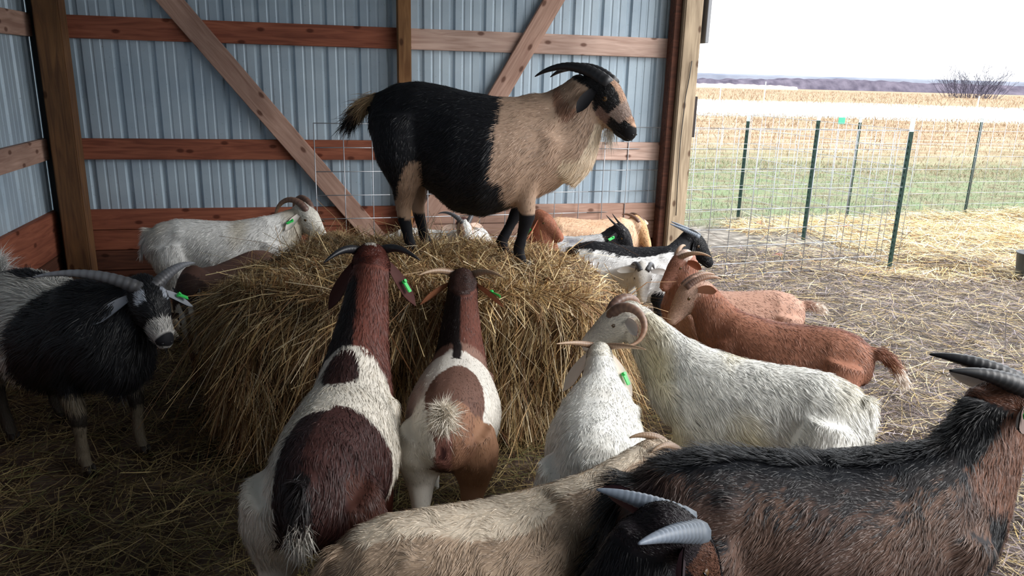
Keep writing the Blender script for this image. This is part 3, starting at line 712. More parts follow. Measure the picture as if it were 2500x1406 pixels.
        return dict(part=part, t=par, x=tx, y=ty, z=tz, hx=hx+jit(50, .004, 4), hy=hy, hz=hz, n=ntop_cos, crest=crest, lz=P[:, 2]+jit(40, .008, 6), P=P, flow=flow, side=q[:, 1])
    def colour(C):
        c = np.zeros((len(C['t']), 3)); c[:] = coat(C); return c
    Cb = classify(V/s, Nv); colb = colour(Cb)
    # ears joined to the same body mesh
    EV, EF, EC = [], [], []; ebase = n0; ear_tip = {}
    ear_spec = {'hang': (.175, .075, (-.15, .38, -1.0), .3), 'side': (.135, .055, (-.25, 1.0, -.12), .35), 'back': (.14, .058, (-.7, .85, -.12), .3), 'droop': (.155, .062, (-.02, 1.0, -.6), .35), 'fwd': (.14, .055, (.25, 1.0, -.35), .3)}[ears]
    eL, eW, ed, _ = ear_spec
    gl_down = unit(MI[:3, :3]@np.array([0, 0, -1.]))
    for sg in (1, -1):
        b = hp(.042, sg*.047*headw/1.05, -.045); dloc = hd_f*ed[0]+side*sg*ed[1]+hd_u*ed[2]
        if ears == 'hang': dloc = side*sg*.62+gl_down*1.0+(-hd_f)*.30
        dloc = unit(dloc); wv = unit(np.cross(dloc, unit(side*sg*.9+hd_u*.5) if ears != 'hang' else unit(-hd_f*.85+side*sg*.5+hd_u*.2))); nn = unit(np.cross(wv, dloc))
        nl, nw = 9, 5
        for side2 in (0, 1):
            for a in range(nl):
                t = a/(nl-1); w = eW*(.32+.68*math.sin(min(1, t*1.15+.12)*math.pi*.62)**1.2)*(1 if t < .72 else max(.06, 1-((t-.72)/.28)**1.8))*.5
                ctr = b+dloc*eL*t+gl_down*.03*t*t
                for k in range(nw):
                    v = (k/(nw-1)-.5)*2
                    EV.append((ctr+wv*w*v*(1-.15*abs(v))-nn*(.30*w*(1-v*v)*1.0)*(1)+nn*(.003 if side2 else -.003)*(1-abs(v)*.6))*s)
                    EC.append((side2, t, v))
        for side2 in (0, 1):
            o_ = ebase+((0 if sg == 1 else nl*nw*2)+side2*nl*nw)
            for a in range(nl-1):
                for k in range(nw-1):
                    f = [o_+a*nw+k, o_+a*nw+k+1, o_+(a+1)*nw+k+1, o_+(a+1)*nw+k]; EF.append(f if side2 else f[::-1])
        ear_tip[sg] = (b+dloc*eL*.62, dloc, wv, nn)
    EV = np.array(EV); EC = np.array(EC)
    ecol = np.array(coat.ear_out)[None]*np.ones((len(EV), 1)); ecol[EC[:, 0] == 0] = coat.ear_in
    body = link('goat', np_mesh('goat', np.concatenate([V, EV]), [T, np.array(EF)], np.concatenate([colb, ecol])), M_SKIN, smooth=True)
    body.matrix_world = MW; tag(body, label, 'goat', group)
    # fur -------------------------------------------------
    nf, fl_, fw_ = fur
    A = V[T[:, 1]]-V[T[:, 0]]; Bv = V[T[:, 2]]-V[T[:, 0]]; ar = np.linalg.norm(np.cross(A, Bv), axis=1)
    pm = Cb['part'][T[:, 0]]; wgt = ar*np.choose(pm, [1., 1.15, 3.4, 1.4, 1.2, 2.0])
    ti = r.choice(len(T), nf, p=wgt/wgt.sum()); a, b = r.random(nf), r.random(nf); k = a+b > 1; a[k], b[k] = 1-a[k], 1-b[k]
    R0 = V[T[ti, 0]]+A[ti]*a[:, None]+Bv[ti]*b[:, None]; Nf = unit(Nv[T[ti, 0]]*(1-a-b)[:, None]+Nv[T[ti, 1]]*a[:, None]+Nv[T[ti, 2]]*b[:, None])
    Cf = classify(R0/s, Nf); cf = colour(Cf); pt = Cf['part']
    ok = ~((pt == 2) & (Cf['hx'] > .235))
    D = Cf['flow'].copy(); D[pt == 0] += np.array([0, 0, -.75]); D[pt == 1] += np.array([0, 0, -.35]); D[(pt >= 3) & (pt <= 4)] += np.array([-.25, 0, -.2])
    D += wave*np.stack([sn(R0/s, 38, 31+seed), sn(R0/s, 34, 41+seed), sn(R0/s, 36, 51+seed)], 1)+r.normal(0, .13, (nf, 3))
    D = unit(D-Nf*(D*Nf).sum(1)[:, None]); D = unit(D+Nf*np.clip(r.normal(lift, .10, nf), .05, 1)[:, None])
    L = fl_*np.choose(pt, [1., .95, .38, .55, .75, 1.3])*r.uniform(.6, 1.3, nf)*s
    L = np.where((pt >= 3) & (pt <= 4) & (Cf['t'] > .45), L*.45, L)
    W = fw_*np.choose(pt, [1., 1., .85, .8, .9, 1.])*r.uniform(.6, 1.3, nf)
    if ridge:
        rm = ((pt == 0) & (np.abs(Cf['y']) < .03) & (Nf[:, 2] > .6)) | ((pt == 1) & (Cf['crest'] > .85)); L = np.where(rm, L*ridge, L); D[rm] = unit(D[rm]+Nf[rm]*.5)
    if tailfur:
        tm = (pt == 5); L = np.where(tm, tailfur*s*r.uniform(.5, 1.1, nf), L); D[tm] = unit(D[tm]+Nf[tm]*.35)
    Bs = unit(np.cross(D, Nf)+Nf*r.normal(0, .30, nf)[:, None])
    P0 = R0-Nf*np.where(pt == 2, .0003, .002)[:, None]
    bnd = -Nf*.15+np.array([0, 0, -.12])
    cf = cf*r.uniform(.66, 1.28, nf)[:, None]*(1+.13*sn(R0/s, 24, 71))[:, None]
    keep = ok; Vf, Ff = ribbons(P0[keep], D[keep], Bs[keep], L[keep], W[keep], bnd[keep]); cc = np.repeat(cf[keep], 5, 0)
    fo = link('fur', np_mesh('fur', Vf, Ff, cc), M_COAT, body, smooth=False)
    extra = []
    def tuft_at(ctr, n, L_, dirv, spread, col, w=.002, rad=.015):
        ctr = np.array(ctr); P = (ctr+r.normal(0, rad, (n, 3)))*s; D_ = unit(np.array(dirv)+r.normal(0, spread, (n, 3)))
        Bt = unit(np.cross(D_, r.normal(0, 1, (n, 3)))); c = np.array(col)[None]*r.uniform(.7, 1.15, n)[:, None]
        Vt, Ft = ribbons(P, D_, Bt, r.uniform(.5, 1, n)*L_*s, np.full(n, w), np.tile([0, 0, -.15], (n, 1))); extra.append((Vt, Ft, np.repeat(c, 5, 0)))
    if beard:
        tuft_at(hp(.17, 0, -.128), 160, beard[0], gl_down*1.0+hd_f*.1, .16, beard[1]); merge('beard', extra, M_COAT).parent = body; extra = []
    if tuft:      # list of (trunk xyz, n, length, dir, spread, colour)
        for tf in tuft: tuft_at(tw(tf[0]), tf[1], tf[2], tf[3], tf[4], rgb(tf[5]), .0022, tf[6] if len(tf) > 6 else .02)
        merge('hair_tuft', extra, M_COAT).parent = body; extra = []
    if tailcol:
        for k in range(1, 5):
            cc0 = np.array(rgb(tailcol[0]))*(1-k/4)+np.array(rgb(tailcol[1]))*(k/4) if len(tailcol) == 2 else np.array(rgb(tailcol[k-1]))
            for q in (-.5, 0): tuft_at(tpts[k]+(tpts[k]-tpts[k-1])*q, 170, tailfur, (tpts[k]-tpts[k-1])/.04+np.array([0, 0, -.12]), tailsp, cc0, .0024, .012)
        merge('tail_hair', extra, M_COAT).parent = body; extra = []
    # eyes
    for sg in (1, -1):
        bm = bmesh.new(); c = hp(.098, sg*.0475*headw/1.08, -.044)*s; M = Matrix.Translation(c)
        bmesh.ops.create_uvsphere(bm, u_segments=14, v_segments=10, radius=.0135*s, matrix=M); me = bpy.data.meshes.new('eye'); bm.to_mesh(me); bm.free()
        e = link('eye', me, M_PUPIL if eye_dark else M_EYE, body, smooth=True)
        if not eye_dark:
            bm = bmesh.new(); Rm = Matrix((Vector(hd_f), Vector(side), Vector(hd_u))).transposed().to_4x4()
            bmesh.ops.create_uvsphere(bm, u_segments=12, v_segments=8, radius=1, matrix=Matrix.Translation(c+side*sg*.0102*s) @ Rm @ Matrix.Diagonal((.0075*s, .0042*s, .003*s, 1)))
            me = bpy.data.meshes.new('pupil'); bm.to_mesh(me); bm.free(); link('pupil', me, M_PUPIL, e, smooth=True)
        # eyelids: a rim around the eye
    # nostrils / mouth line
    bm = bmesh.new()
    for sg in (1, -1):
        bmesh.ops.create_uvsphere(bm, u_segments=8, v_segments=6, radius=1, matrix=Matrix.Translation(hp(.262, sg*.015, -.074)*s) @ Matrix.Diagonal((.006*s, .006*s, .004*s, 1)))
    polytube(bm, [Vector(hp(x, y, z)*s) for x, y, z in ((.205, -.034, -.102), (.235, -.030, -.101), (.262, -.018, -.098), (.270, 0, -.097), (.262, .018, -.098), (.235, .030, -.101), (.205, .034, -.102))], [.0022*s]*7, 6)
    me = bpy.data.meshes.new('muzzle_line'); bm.to_mesh(me); bm.free(); link('mouth', me, coat.nose_mat, body, smooth=True)
    # horns: list of dicts per goat
    if horn:
        kind, hl, r0, curl, spread, start, back = horn['mat'], horn['len'], horn.get('r', .021), horn['curl'], horn['spread'], horn.get('start', .6), horn.get('twist', 0)
        for sg in (1, -1):
            if horn.get('only') and horn['only'] != sg: continue
            p = hp(horn.get('bx', .045), sg*.024, -.008); d = unit(hd_u*math.sin(start)-hd_f*math.cos(start)+side*sg*spread); pts = [p-d*.02]; n = 46; hl = horn['len']*(horn.get('len2', 1) if sg == 1 else 1)
            for k in range(n):
                an = -curl/n*(1+horn.get('acc', 0)*(k/n-.5)); ax = side*1.0 + hd_f*0
                c_, s_ = math.cos(an), math.sin(an)
                d = d*c_+np.cross(ax, d)*s_+ax*(ax@d)*(1-c_)
                d = unit(d+side*sg*(horn.get('flare', 0)/n)); p = p+d*hl/n; pts.append(p.copy())
            rad = [r0*((1-k/(n+.0))**.75)*(1+.055*math.sin(k*2.1)*(k < n*.72))+.0018 for k in range(n+1)]
            bm = bmesh.new(); polytube(bm, [Vector(q*s) for q in pts], [q*s for q in rad], 10)
            me = bpy.data.meshes.new('horn'); bm.to_mesh(me); bm.free()
            a_ = me.color_attributes.new('Col', 'FLOAT_COLOR', 'POINT'); nvr = len(me.vertices); t_ = np.minimum(np.arange(nvr)//10, n)/n; g = np.clip(t_+.16*np.sin(t_*97), 0, 1)
            if horn.get('invert'): g = 1-g
            cc_ = np.ones((nvr, 4), np.float32); cc_[:, :3] = g[:, None]; a_.data.foreach_set('color', cc_.ravel())
            ho_ = link('horn', me, HM[kind], body, smooth=True)
    # hooves
    for x, y, z in hooves:
        bm = bmesh.new()
        for q in (-1, 1):
            bmesh.ops.create_cone(bm, cap_ends=True, segments=10, radius1=.021*s, radius2=.014*s, depth=.045*s, matrix=Matrix.Translation((x*s, (y+q*.011)*s, (z+.0225)*s)) @ Matrix.Diagonal((1.25, .62, 1, 1)))
        me = bpy.data.meshes.new('hoof'); bm.to_mesh(me); bm.free(); link('hoof', me, M_HOOF, body, smooth=True)
    # ear tag
    if tag_ear:
        c, dl, wv, nn = ear_tip[tag_ear]; Rm = Matrix((Vector(unit(dl+wv*.2)), Vector(unit(np.cross(nn, unit(dl+wv*.2)))), Vector(nn))).transposed().to_4x4()
        bm = bmesh.new(); bmesh.ops.create_cube(bm, size=1, matrix=Matrix.Diagonal((.046, .017, .005, 1)))
        bmesh.ops.bevel(bm, geom=bm.edges[:], offset=.002, segments=2, affect='EDGES')
        bmesh.ops.create_cone(bm, cap_ends=True, segments=10, radius1=.006, radius2=.006, depth=.016, matrix=Matrix.Translation((-.017, 0, 0)))
        me = bpy.data.meshes.new('ear_tag'); bm.to_mesh(me); bm.free(); t_ = link('ear_tag', me, M_TAG, body)
        t_.matrix_local = Matrix.Translation((c+nn*.004*(1 if sg else 1)+dl*.01)*s) @ Rm @ Matrix.Scale(1.15, 4); t_['label'] = 'green plastic ear tag'
    return body

class Coat:
    def __init__(self, f, ear_out, ear_in, nose='1b1716'):
        self.f = f; self.ear_out = rgb(ear_out); self.ear_in = rgb(ear_in); self.nose_mat = plain('muzzle_skin', rgb(nose), .5)
    def __call__(self, C): return self.f(C)
def base(C, h): return np.tile(np.array(rgb(h)), (len(C['t']), 1))
def put(c, m, h, soft=None):
    c[m] = rgb(h)
def var(c, C, f, a, sd, h):
    w = np.clip(sn(C['P'], f, sd)*a, 0, 1)[:, None]; return c*(1-w)+np.array(rgb(h))*w

# ---- coats
def coat_T(C):      # black rear, tan front
    c = base(C, '14151a'); p = C['part']
    tan = (p == 0) & ((C['x']-.10*np.clip((.45-C['z'])/.15, 0, 1)) > .085); put(c, tan | (p == 1), 'b39782')
    red = (p == 1) & (C['t'] < .45) & (C['crest'] > .0); c[red] = np.array(rgb('94705c'))
    put(c, (p == 0) & (C['x'] > .34) & (C['z'] < .52), 'd8c3a8'); put(c, (p == 1) & (C['crest'] < -.55), 'dcc9b0')
    put(c, (p == 3) & (C['lz'] > .245), 'b39782'); put(c, (p == 3) & (C['lz'] <= .245), '15151a')
    put(c, (p == 4) & (C['lz'] < .46) & (C['lz'] > .20) & (C['P'][:, 0] > -.345+.10*(C['lz']-.2)/.25), 'a98c76')
    put(c, (p == 4) & (C['lz'] > .44), '14151a')
    put(c, (p == 5) & (C['t'] < .62), 'b89a74'); put(c, (p == 5) & (C['t'] >= .62), '1e1c1e')
    h = p == 2; put(c, h, '1a181a'); put(c, h & (C['hx'] < .165) & (C['hz'] < -.075) & (C['hx'] > .105), '94766a'); put(c, h & (C['hx'] < .06) & (C['hz'] < -.09), 'b39782')
    put(c, h & (C['hz'] > -.05) & (np.abs(C['hy']) < .028) & (C['hx'] > .05), 'c9a288'); put(c, h & (C['hx'] > .15) & (C['hx'] < .21) & (C['hz'] > -.075), 'a58e82')
    put(c, h & (C['hz'] < -.115) & (C['hx'] < .2), 'c0a084')
    return c
def coat_A(C):
    c = base(C, 'd9d2c6'); p = C['part']
    put(c, (p == 1), '66392f'); put(c, (p == 1) & (C['crest'] > .40) & (C['side'] > -.005) & (C['t'] < .8), '1c1617'); put(c, (p == 0) & (C['x'] > .31), '66392f')
    sad = (((C['x']-.20)/.075)**2+((C['side']-.02)/.06)**2 < 1) & (p <= 1) & (C['n'] > .2); put(c, sad, '35211f')
    rump = (p == 0) & (C['x'] < np.where(C['side'] < 0, -.03, -.07)) & (C['side'] < .080); put(c, rump, '3e2421'); put(c, rump & (C['side'] > .01), '2a1b1c')
    put(c, (p == 4) & (C['side'] < .0), '64402f'); put(c, (p == 4) & (C['side'] < 0) & (C['lz'] > .45), '45271f')
    put(c, (p == 3) & (C['side'] < 0), '66392f')
    put(c, (p == 5), '1d1718'); put(c, (p == 5) & (C['t'] > .72), 'e2dcd2')
    put(c, p == 2, '5a2b22'); put(c, (p == 2) & (C['hz'] > -.03) & (np.abs(C['hy']) < .022) & (C['hx'] > -.02), 'cfc7be')
    return c
def coat_B(C):
    c = base(C, 'ddd8cf'); p = C['part']
    put(c, (p == 1), '683f35'); put(c, (p == 1) & (C['side'] > -.012), '1e1818'); put(c, (p == 0) & (C['x'] > .20), '86685c')
    put(c, (p == 0) & (C['x'] > .14) & (np.abs(C['side']) < .018), '1e1818')
    rp = ((C['x']+.19)/.27)**2+((C['side']+.022)/.118)**2 < 1; put(c, (p == 0) & rp, '6a4d42'); put(c, (p == 0) & (C['x'] < -.30) & (C['side'] < -.03), '8c6650')
    put(c, (p == 4) & (C['side'] < 0), '8f6a52'); put(c, (p == 0) & (C['x'] < -.37) & (np.abs(C['side']) < .028) & (C['z'] < .66) & (C['z'] > .50), '94665c'); put(c, (p == 0) & (C['x'] < -.38) & (np.abs(C['side']) < .012) & (C['z'] < .60) & (C['z'] > .53), '4a2c2c'); put(c, (p == 5), 'e8dfd0'); put(c, p == 2, '3a2520')
    return c
def white(stain='cdbf9c', a=.7, b='e9e8e2', head='e6e2d8'):
    def f(C):
        c = base(C, b); c = var(c, C, 9, a, 3, stain); put(c, (C['part'] == 2), head)
        low = ((C['part'] >= 3) & (C['part'] <= 4) & (C['lz'] < .33))[:, None]; c = np.where(low, c*[.93, .88, .78], c); return c
    return f
def coat_E(C):
    c = base(C, '936450'); p = C['part']; c = var(c, C, 8, .5, 5, '7b4f3e'); put(c, (p == 0) & (np.abs(C['y']) < .02), '75493a'); put(c, (p == 5) & (C['t'] > .75), 'efe2d6')
    put(c, (p == 1) & (C['t'] > .75), 'b08c7a'); put(c, p == 2, 'bd9c8a'); put(c, (p == 4) & (C['lz'] < .27), 'a27a64'); return c
def coat_F(C):
    c = base(C, 'b08a78'); p = C['part']; put(c, (p == 5) & (C['t'] > .5), 'efe0d2'); put(c, p == 1, '8e6250'); put(c, p == 2, '9c7060'); put(c, (p == 2) & (C['hx'] < .05) & (C['hz'] > -.05), 'e0cbc0'); return c
def coat_G(C):
    c = base(C, 'd9d6d2'); p = C['part']; put(c, (p == 2) & (np.abs(C['hy']) > .03) & (C['hx'] < .045), '4a3c3a'); put(c, (p == 2) & (np.abs(C['hy']) <= .032), 'e2dfda'); return c
def coat_H(C):
    c = base(C, 'e4e4e4'); p = C['part']; put(c, (p == 0) & ((C['n'] > .72) | (C['x'] < -.34) | (C['x'] > .30)), '17171b'); put(c, (p == 0) & (C['x'] < -.3) & (C['z'] < .62), '4a3a3a'); put(c, (p == 1) | (p == 2) | (p == 3), '131317'); put(c, p == 5, '1a1718'); return c
def coat_I(C):
    c = base(C, 'b9b9ba'); p = C['part']; c = var(c, C, 20, .8, 7, '7f7f84'); put(c, (p == 1) | (p == 2), '15151a'); return c
def coat_J(C):
    c = base(C, 'd9b597'); p = C['part']; c = var(c, C, 20, .4, 7, 'c09878'); put(c, (p == 2), 'd0a478'); return c
def coat_K(C):
    c = base(C, 'e8e7e4'); p = C['part']; put(c, (p == 1) | (p == 2), '96604a'); put(c, (p == 0) & (C['x'] > .33), '96604a'); return c
def coat_L(C):
    c = base(C, 'e2e1de'); p = C['part']; put(c, (p == 2) & (np.abs(C['hy']) > .03) & (C['hx'] < .16), 'b0907c'); put(c, (p == 2) & (C['hx'] < .03), '5a3a38'); return c
def coat_N(C):
    c = base(C, '63483f'); p = C['part']; put(c, (p == 0) & (C['x'] < -.2), '70544a'); put(c, (p == 1), '3a2a26'); put(c, p == 2, '4a3c34'); put(c, (p == 2) & (np.abs(C['hy']) > .035), 'c9c2ba'); put(c, (p == 2) & (np.abs(C['hy']) < .012), 'd5cfc8'); return c
def coat_O(C):
    c = base(C, 'a98a66'); c = var(c, C, 15, .5, 7, '8a6c4e'); return c
def coat_P(C):
    c = base(C, '101116'); p = C['part']; put(c, (p == 0) & (C['x'] < .07), 'bdbbb6'); put(c, (p == 0) & (C['x'] < -.10) & (np.abs(C['y']) < .035) & (C['n'] > .3), '1b1b20')
    put(c, (p == 0) & (C['z'] < .42) & (C['x'] < .05), 'c8b698'); put(c, p == 5, 'd5d4d0')
    put(c, (p == 4), '8d857a'); put(c, (p == 4) & (C['lz'] < .25), '4d463e'); put(c, (p == 3) & (C['lz'] < .36), '6f6556'); put(c, (p == 3) & (C['lz'] < .30) & (C['lz'] > .22), '2b2622')
    put(c, (p == 2) & (C['hx'] > .19), 'b9b6b2'); put(c, (p == 2) & (C['hx'] > .238) & (C['hz'] > -.09), '1c1c20'); put(c, (p == 2) & (np.abs(np.abs(C['hy'])-.038) < .012) & (C['hz'] > -.05) & (C['hx'] > .03) & (C['hx'] < .12), 'aab0bb'); return c
def coat_Q(C):
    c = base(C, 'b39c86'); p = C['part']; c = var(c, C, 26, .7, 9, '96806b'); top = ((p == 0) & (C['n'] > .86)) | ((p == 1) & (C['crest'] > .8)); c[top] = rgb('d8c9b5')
    put(c, p == 2, 'cdbaa4'); put(c, (p == 0) & (C['z'] < .50) & (C['x'] < -.0), 'a58463'); return c
def coat_R(C):
    c = base(C, '57433b'); p = C['part']; c = var(c, C, 24, .8, 9, '352b2b'); c = var(c, C, 17, .5, 19, '755a4b')
    put(c, (p == 0) & ((C['n'] > .90) | (C['z'] > .722)), '15171d'); put(c, (p == 0) & (C['n'] > .70+.2*sn(C['P'], 150, 77)) & (C['n'] <= .90) & (C['x'] > -.3), '2a2729')
    put(c, (p == 0) & (C['x'] > .325) & (C['x'] < .39), '17181d'); put(c, (p == 1), '6f4d3e'); put(c, (p == 1) & (C['crest'] > .62), '15161b'); put(c, (p == 1) & (C['t'] < .10), '1b1a1e')
    put(c, (p == 1) & (C['crest'] < -.45) & (C['t'] > .3), 'd8d6d2'); put(c, p == 2, '6b4433'); put(c, (p == 2) & (C['hz'] < -.10), 'b0a69c'); put(c, p == 5, '0d0e12'); put(c, (p == 4) & (C['x'] < -.36), '16161b')
    put(c, (p == 4) & (C['x'] >= -.36), '4f362b'); return c
def coat_S(C):
    c = base(C, '17161b'); p = C['part']; put(c, (p == 2) & (np.abs(C['hy']) > .03) & (C['hx'] > .06) & (C['hx'] < .2) & (C['hz'] > -.06), '5a3a2c'); put(c, (p == 2) & (C['hx'] < .06), '221b20'); return c

def px(x, y, Y):
    """measured points of the photograph turned into place coordinates at distance Y (worked out once, used as plain coordinates)"""
    v = right*(x-1250)/F_PX - upv*(y-703)/F_PX + fw
    p = v*(Y/v[1])+np.array([0, 0, CAM_H]); return tuple(p)
def off(p, d): return tuple(a+b for a, b in zip(p, d))
def fur_n(n): return n

p_ = px(1468, 176, 3.50)
make_goat('large black goat with tan front half standing on top of the hay pile', (-.655, 3.60), -3, 1.16, p_, px(1584, 298, 3.37), Coat(coat_T, '17161a', '2c2628', '201d20'),
          dict(mat='black', len=.31, curl=1.25, spread=.12, start=-.02, r=.026), 'fwd', (62000, .030, .0024), (.12, -.35), 0, nk=1.42, headw=1.1, feet_z=.79, pitch=-.09, tailcol=('b89a74', 'b89a74', '4a3a30', '18181b'), droop=.5, belly=1.42, fat=1.12,
          beard=(.09, rgb('e0d8cc')), tailfur=.085, seed=1, feet=dict(fl=(.105, .08), fr=(.185, -.08), hl=(-.22, .08, -.02), hr=(-.25, -.07, -.03)), lift=.25)
p_ = px(905, 602, 2.76)
make_goat('brown necked goat with white shoulders and dark rump, head raised on the hay', (-.526, 1.695), 89.5, 1.0, p_, off(p_, (-.05, .20, -.15)), Coat(coat_A, '4a2a26', '6b4a46'),
          dict(mat='black', len=.20, curl=2.0, spread=1.1, start=.35, r=.019), 'hang', (75000, .036, .0021), (.13, -1.15), -1, bend=.10, tailcol=('1d1718', '1d1718', 'a09a92', 'e2dcd2'), tailfur=.05, seed=2, nk=1.4, headw=1.3, feet=dict(fl=(.26, .1), fr=(.26, -.1)))
p_ = px(1130, 660, 2.90)
make_goat('goat seen from directly behind with white raised tail and brown saddle patch', (-.206, 2.243), 90, .87, p_, off(p_, (.0, .17, -.15)), Coat(coat_B, '8a5138', 'a0694c'),
          dict(mat='tan', len=.22, curl=1.3, spread=1.1, start=.2, r=.018), 'droop', (65000, .022, .002), (.14, 1.15), -1, tailcol=('e8dfd0', 'efe6d8'), tailsp=.75, tailfur=.10, seed=3, nk=1.4, headw=1.25, fat=1.05, belly=1.12)
p_ = px(1466, 836, 2.74)
make_goat('small all white goat seen from behind, eating from the front of the hay', (.24, 1.981), 81, .88, p_, off(p_, (.02, .19, -.13)), Coat(white('c9bfae', .35, 'eae9e4'), 'dcd0c4', 'd3b5a4', '8a6a62'),
          dict(mat='tan', len=.22, curl=.5, spread=.9, start=.0, r=.015, flare=.3), 'hang', (60000, .034, .002), (.11, -1.2), -1, tailfur=.04, seed=4, belly=1.1)
p_ = px(1535, 738, 2.92)
make_goat('long white goat with big curled brown horns eating at the right side of the hay', (1.225, 2.397), 145.8, .95, p_, px(1405, 805, 2.93), Coat(white('cfc39f', .75, 'ebeae5'), 'e6ded6', 'd9a79a', '9a7a70'),
          dict(mat='brown', len=.34, curl=4.7, spread=.55, start=.85, r=.023, bx=.085), 'side', (85000, .042, .0024), (.12, -1.25), 0, tailfur=.05, seed=5, belly=1.12)
p_ = px(1690, 678, 3.50)
make_goat('reddish brown goat with upcurved tail standing behind the long white goat', (1.56, 3.10), 149, .87, p_, px(1600, 775, 3.47), Coat(coat_E, 'c08a72', 'e0a898', 'a87868'),
          dict(mat='brown', len=.19, curl=1.2, spread=.10, start=.0, r=.021), 'back', (75000, .028, .0026), (.17, .25), 0, droop=.9, tailcol=('8a583f', '8a583f', 'b08468', 'efe2d6'), tailfur=.055, seed=6, belly=1.08)
p_ = px(1668, 612, 3.95)
make_goat('light reddish goat with pale poll, behind the neck of the darker brown goat', (1.532, 3.86), 177, .84, p_, px(1592, 690, 3.90), Coat(coat_F, 'b06a50', 'c98a72', 'b08070'),
          dict(mat='tan', len=.20, curl=1.5, spread=.9, start=.2, r=.018), 'side', (36000, .028, .0034), (.13, .1), 0, tailcol=('b08a78', 'efe0d2'), tailfur=.05, seed=7)
p_ = px(1572, 642, 4.05)
make_goat('white faced goat with short grey horns looking down behind the hay', (-.02, 4.42), -17, .80, p_, px(1570, 722, 3.93), Coat(coat_G, 'd5d2ce', '4a3a36', '6a5a56'),
          dict(mat='grey', len=.20, curl=1.9, spread=.35, start=-.2, r=.020), 'side', (20000, .024, .003), (.1, -1.2), 0, seed=8, horn_under=True)
make_goat('long necked black goat with white flank, head stretched right beside the end post', (.36, 4.75), -12, .92, px(1692, 562, 4.72), px(1770, 640, 4.66), Coat(coat_H, '15151a', '1e1c20', '141418'),
          dict(mat='slate', len=.20, curl=.15, spread=.10, start=-.25, r=.018), 'hang', (30000, .032, .003), (.1, -1.2), 0, seed=9)
make_goat('black headed goat with thin upright horns and green ear tag, grey body', (.02, 5.12), 4, .86, px(1518, 548, 5.16), px(1557, 606, 5.08), Coat(coat_I, '1a191d', '242226', '141418'),
          dict(mat='black', len=.18, curl=-.3, spread=.14, start=-.35, r=.012), 'fwd', (20000, .034, .0035), (.1, -1.2), -1, seed=10)
make_goat('pale tan goat with brown horns and a green tag, nearest the end post', (.18, 5.52), 7, .92, px(1556, 527, 5.62), px(1592, 578, 5.50), Coat(coat_J, 'dcb494', 'd9a88c', 'b58a70'),
          dict(mat='brown', len=.17, curl=1.1, spread=.12, start=.05, r=.017), 'side', (20000, .032, .0035), (.1, -1.2), -1, seed=11)
make_goat('red headed goat with white body, chin resting by the legs of the tall goat', (-.46, 4.78), 3, .88, px(1318, 512, 4.84), px(1385, 562, 4.72), Coat(coat_K, 'b06a4c', 'b8755a', 'a86a54'),
          None, 'hang', (22000, .030, .003), (.1, -1.2), -1, seed=12)
make_goat('white faced goat with two wide curving horns under the belly of the tall goat', (-.86, 5.20), 5, .86, px(1132, 532, 5.12), px(1160, 596, 4.93), Coat(coat_L, 'c9b0a0', 'caa28c', 'b09088'),
          dict(mat='grey', len=.24, curl=1.7, spread=.75, start=.6, r=.020), 'side', (20000, .030, .003), (.1, -1.2), 0, seed=13)
make_goat('shaggy white goat with curled brown horns standing along the back wall', (-2.24, 4.56), 18, 1.04, px(742, 496, 4.88), px(796, 552, 4.80), Coat(white('b9ac92', .8, 'e2e1de'), 'ded6cf', 'c9b8ac', 'a08880'),
          dict(mat='brown', len=.33, curl=3.2, spread=.22, start=.5, r=.022), 'fwd', (50000, .038, .0028), (.13, -1.15), -1, beard=(.10, rgb('d8d4ce')), tailfur=.06, seed=14)
make_goat('brown goat with its head down between the hay and the black buck', (-1.42, 4.36), 252, .92, px(462, 740, 3.62), px(480, 822, 3.48), Coat(coat_N, '4a3832', '5e4a42', '2a2422'),
          dict(mat='black', len=.16, curl=1.2, spread=.3, start=.9, r=.014), 'side', (24000, .020, .003), (.1, -1.2), 0, seed=15)
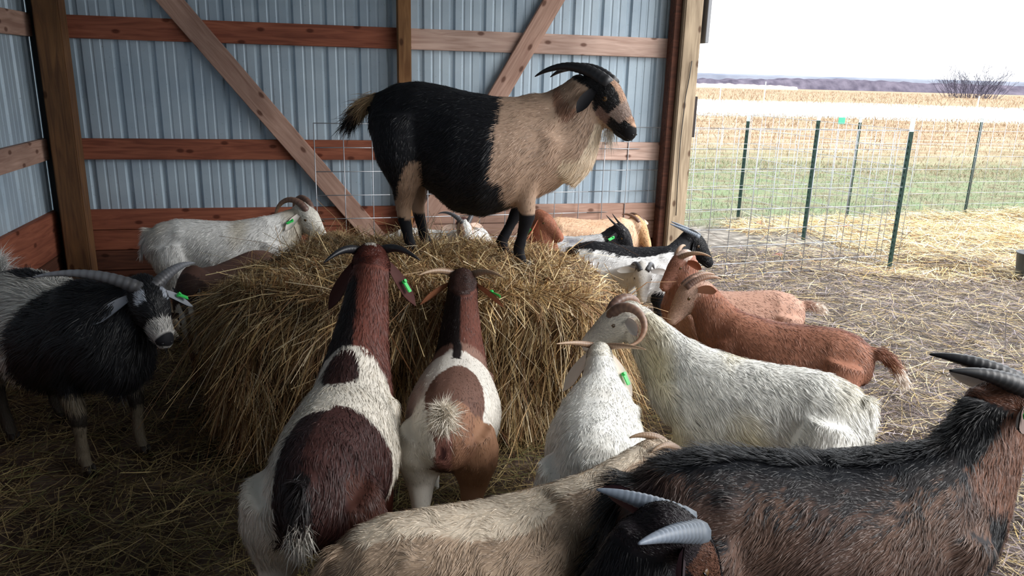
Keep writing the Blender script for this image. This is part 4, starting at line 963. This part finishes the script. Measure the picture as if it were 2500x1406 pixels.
make_goat('fuzzy tan brown goat, only its back showing behind the hay', (-1.09, 4.78), -94, .97, (-1.05, 3.93, .60), (-1.04, 3.80, .42), Coat(coat_O, '8a6c4e', '8a6c4e'),
          None, 'hang', (22000, .038, .003), (.1, -1.2), 0, seed=16, lift=.6)
make_goat('shaggy black and white buck with wide sweeping horns at the left', (-2.32, 3.32), -30, 1.07, px(350, 678, 2.92), px(420, 815, 2.74), Coat(coat_P, '8f939b', '8a8f98', '1a1a1e'),
          dict(mat='grey', len=.36, len2=.66, curl=1.5, spread=1.35, start=.5, r=.025, flare=.25), 'droop', (75000, .075, .0028), (.13, 1.1), 1, tailcol=('9a9a9c', 'd5d4d0'), tailsp=.5, tailfur=.14, seed=17, beard=(.07, rgb('1a1a1e')), fat=1.25, belly=1.1, nk=1.6, headw=1.15,
          feet=dict(fl=(.25, .12), fr=(.22, -.10), hl=(-.36, .12), hr=(-.32, -.11)))
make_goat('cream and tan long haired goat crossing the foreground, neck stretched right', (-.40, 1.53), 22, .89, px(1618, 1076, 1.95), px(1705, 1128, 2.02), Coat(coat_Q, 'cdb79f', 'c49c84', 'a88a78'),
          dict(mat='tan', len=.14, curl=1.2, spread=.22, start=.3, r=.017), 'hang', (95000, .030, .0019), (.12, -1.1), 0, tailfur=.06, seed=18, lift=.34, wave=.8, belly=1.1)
make_goat('dark brown goat with black back stripe and black tail at the lower right', (.285, 1.60), 6, 1.13, px(2492, 925, 1.76), px(2670, 1075, 1.74), Coat(coat_R, '6b5a55', 'a8a09a', '2a2422'),
          dict(mat='black', len=.22, curl=.6, spread=.12, start=-.05, r=.026), 'back', (120000, .030, .0017), (.20, -1.25), -1, tailcol=('0d0e12', '101116'), tailfur=.11, seed=19, ridge=1.6, wave=.6, belly=1.1)
make_goat('black goat with ridged grey horns at the bottom edge, nearest of all', (-.60, .90), 14, .95, px(1655, 1240, 1.15), px(1800, 1400, 1.19), Coat(coat_S, '2a2024', '5a3c40', '1a1818'),
          dict(mat='slate', len=.165, curl=.35, spread=.42, start=-.38, r=.022), 'back', (80000, .024, .0018), (.12, -1.2), 0, seed=20, lift=.35)
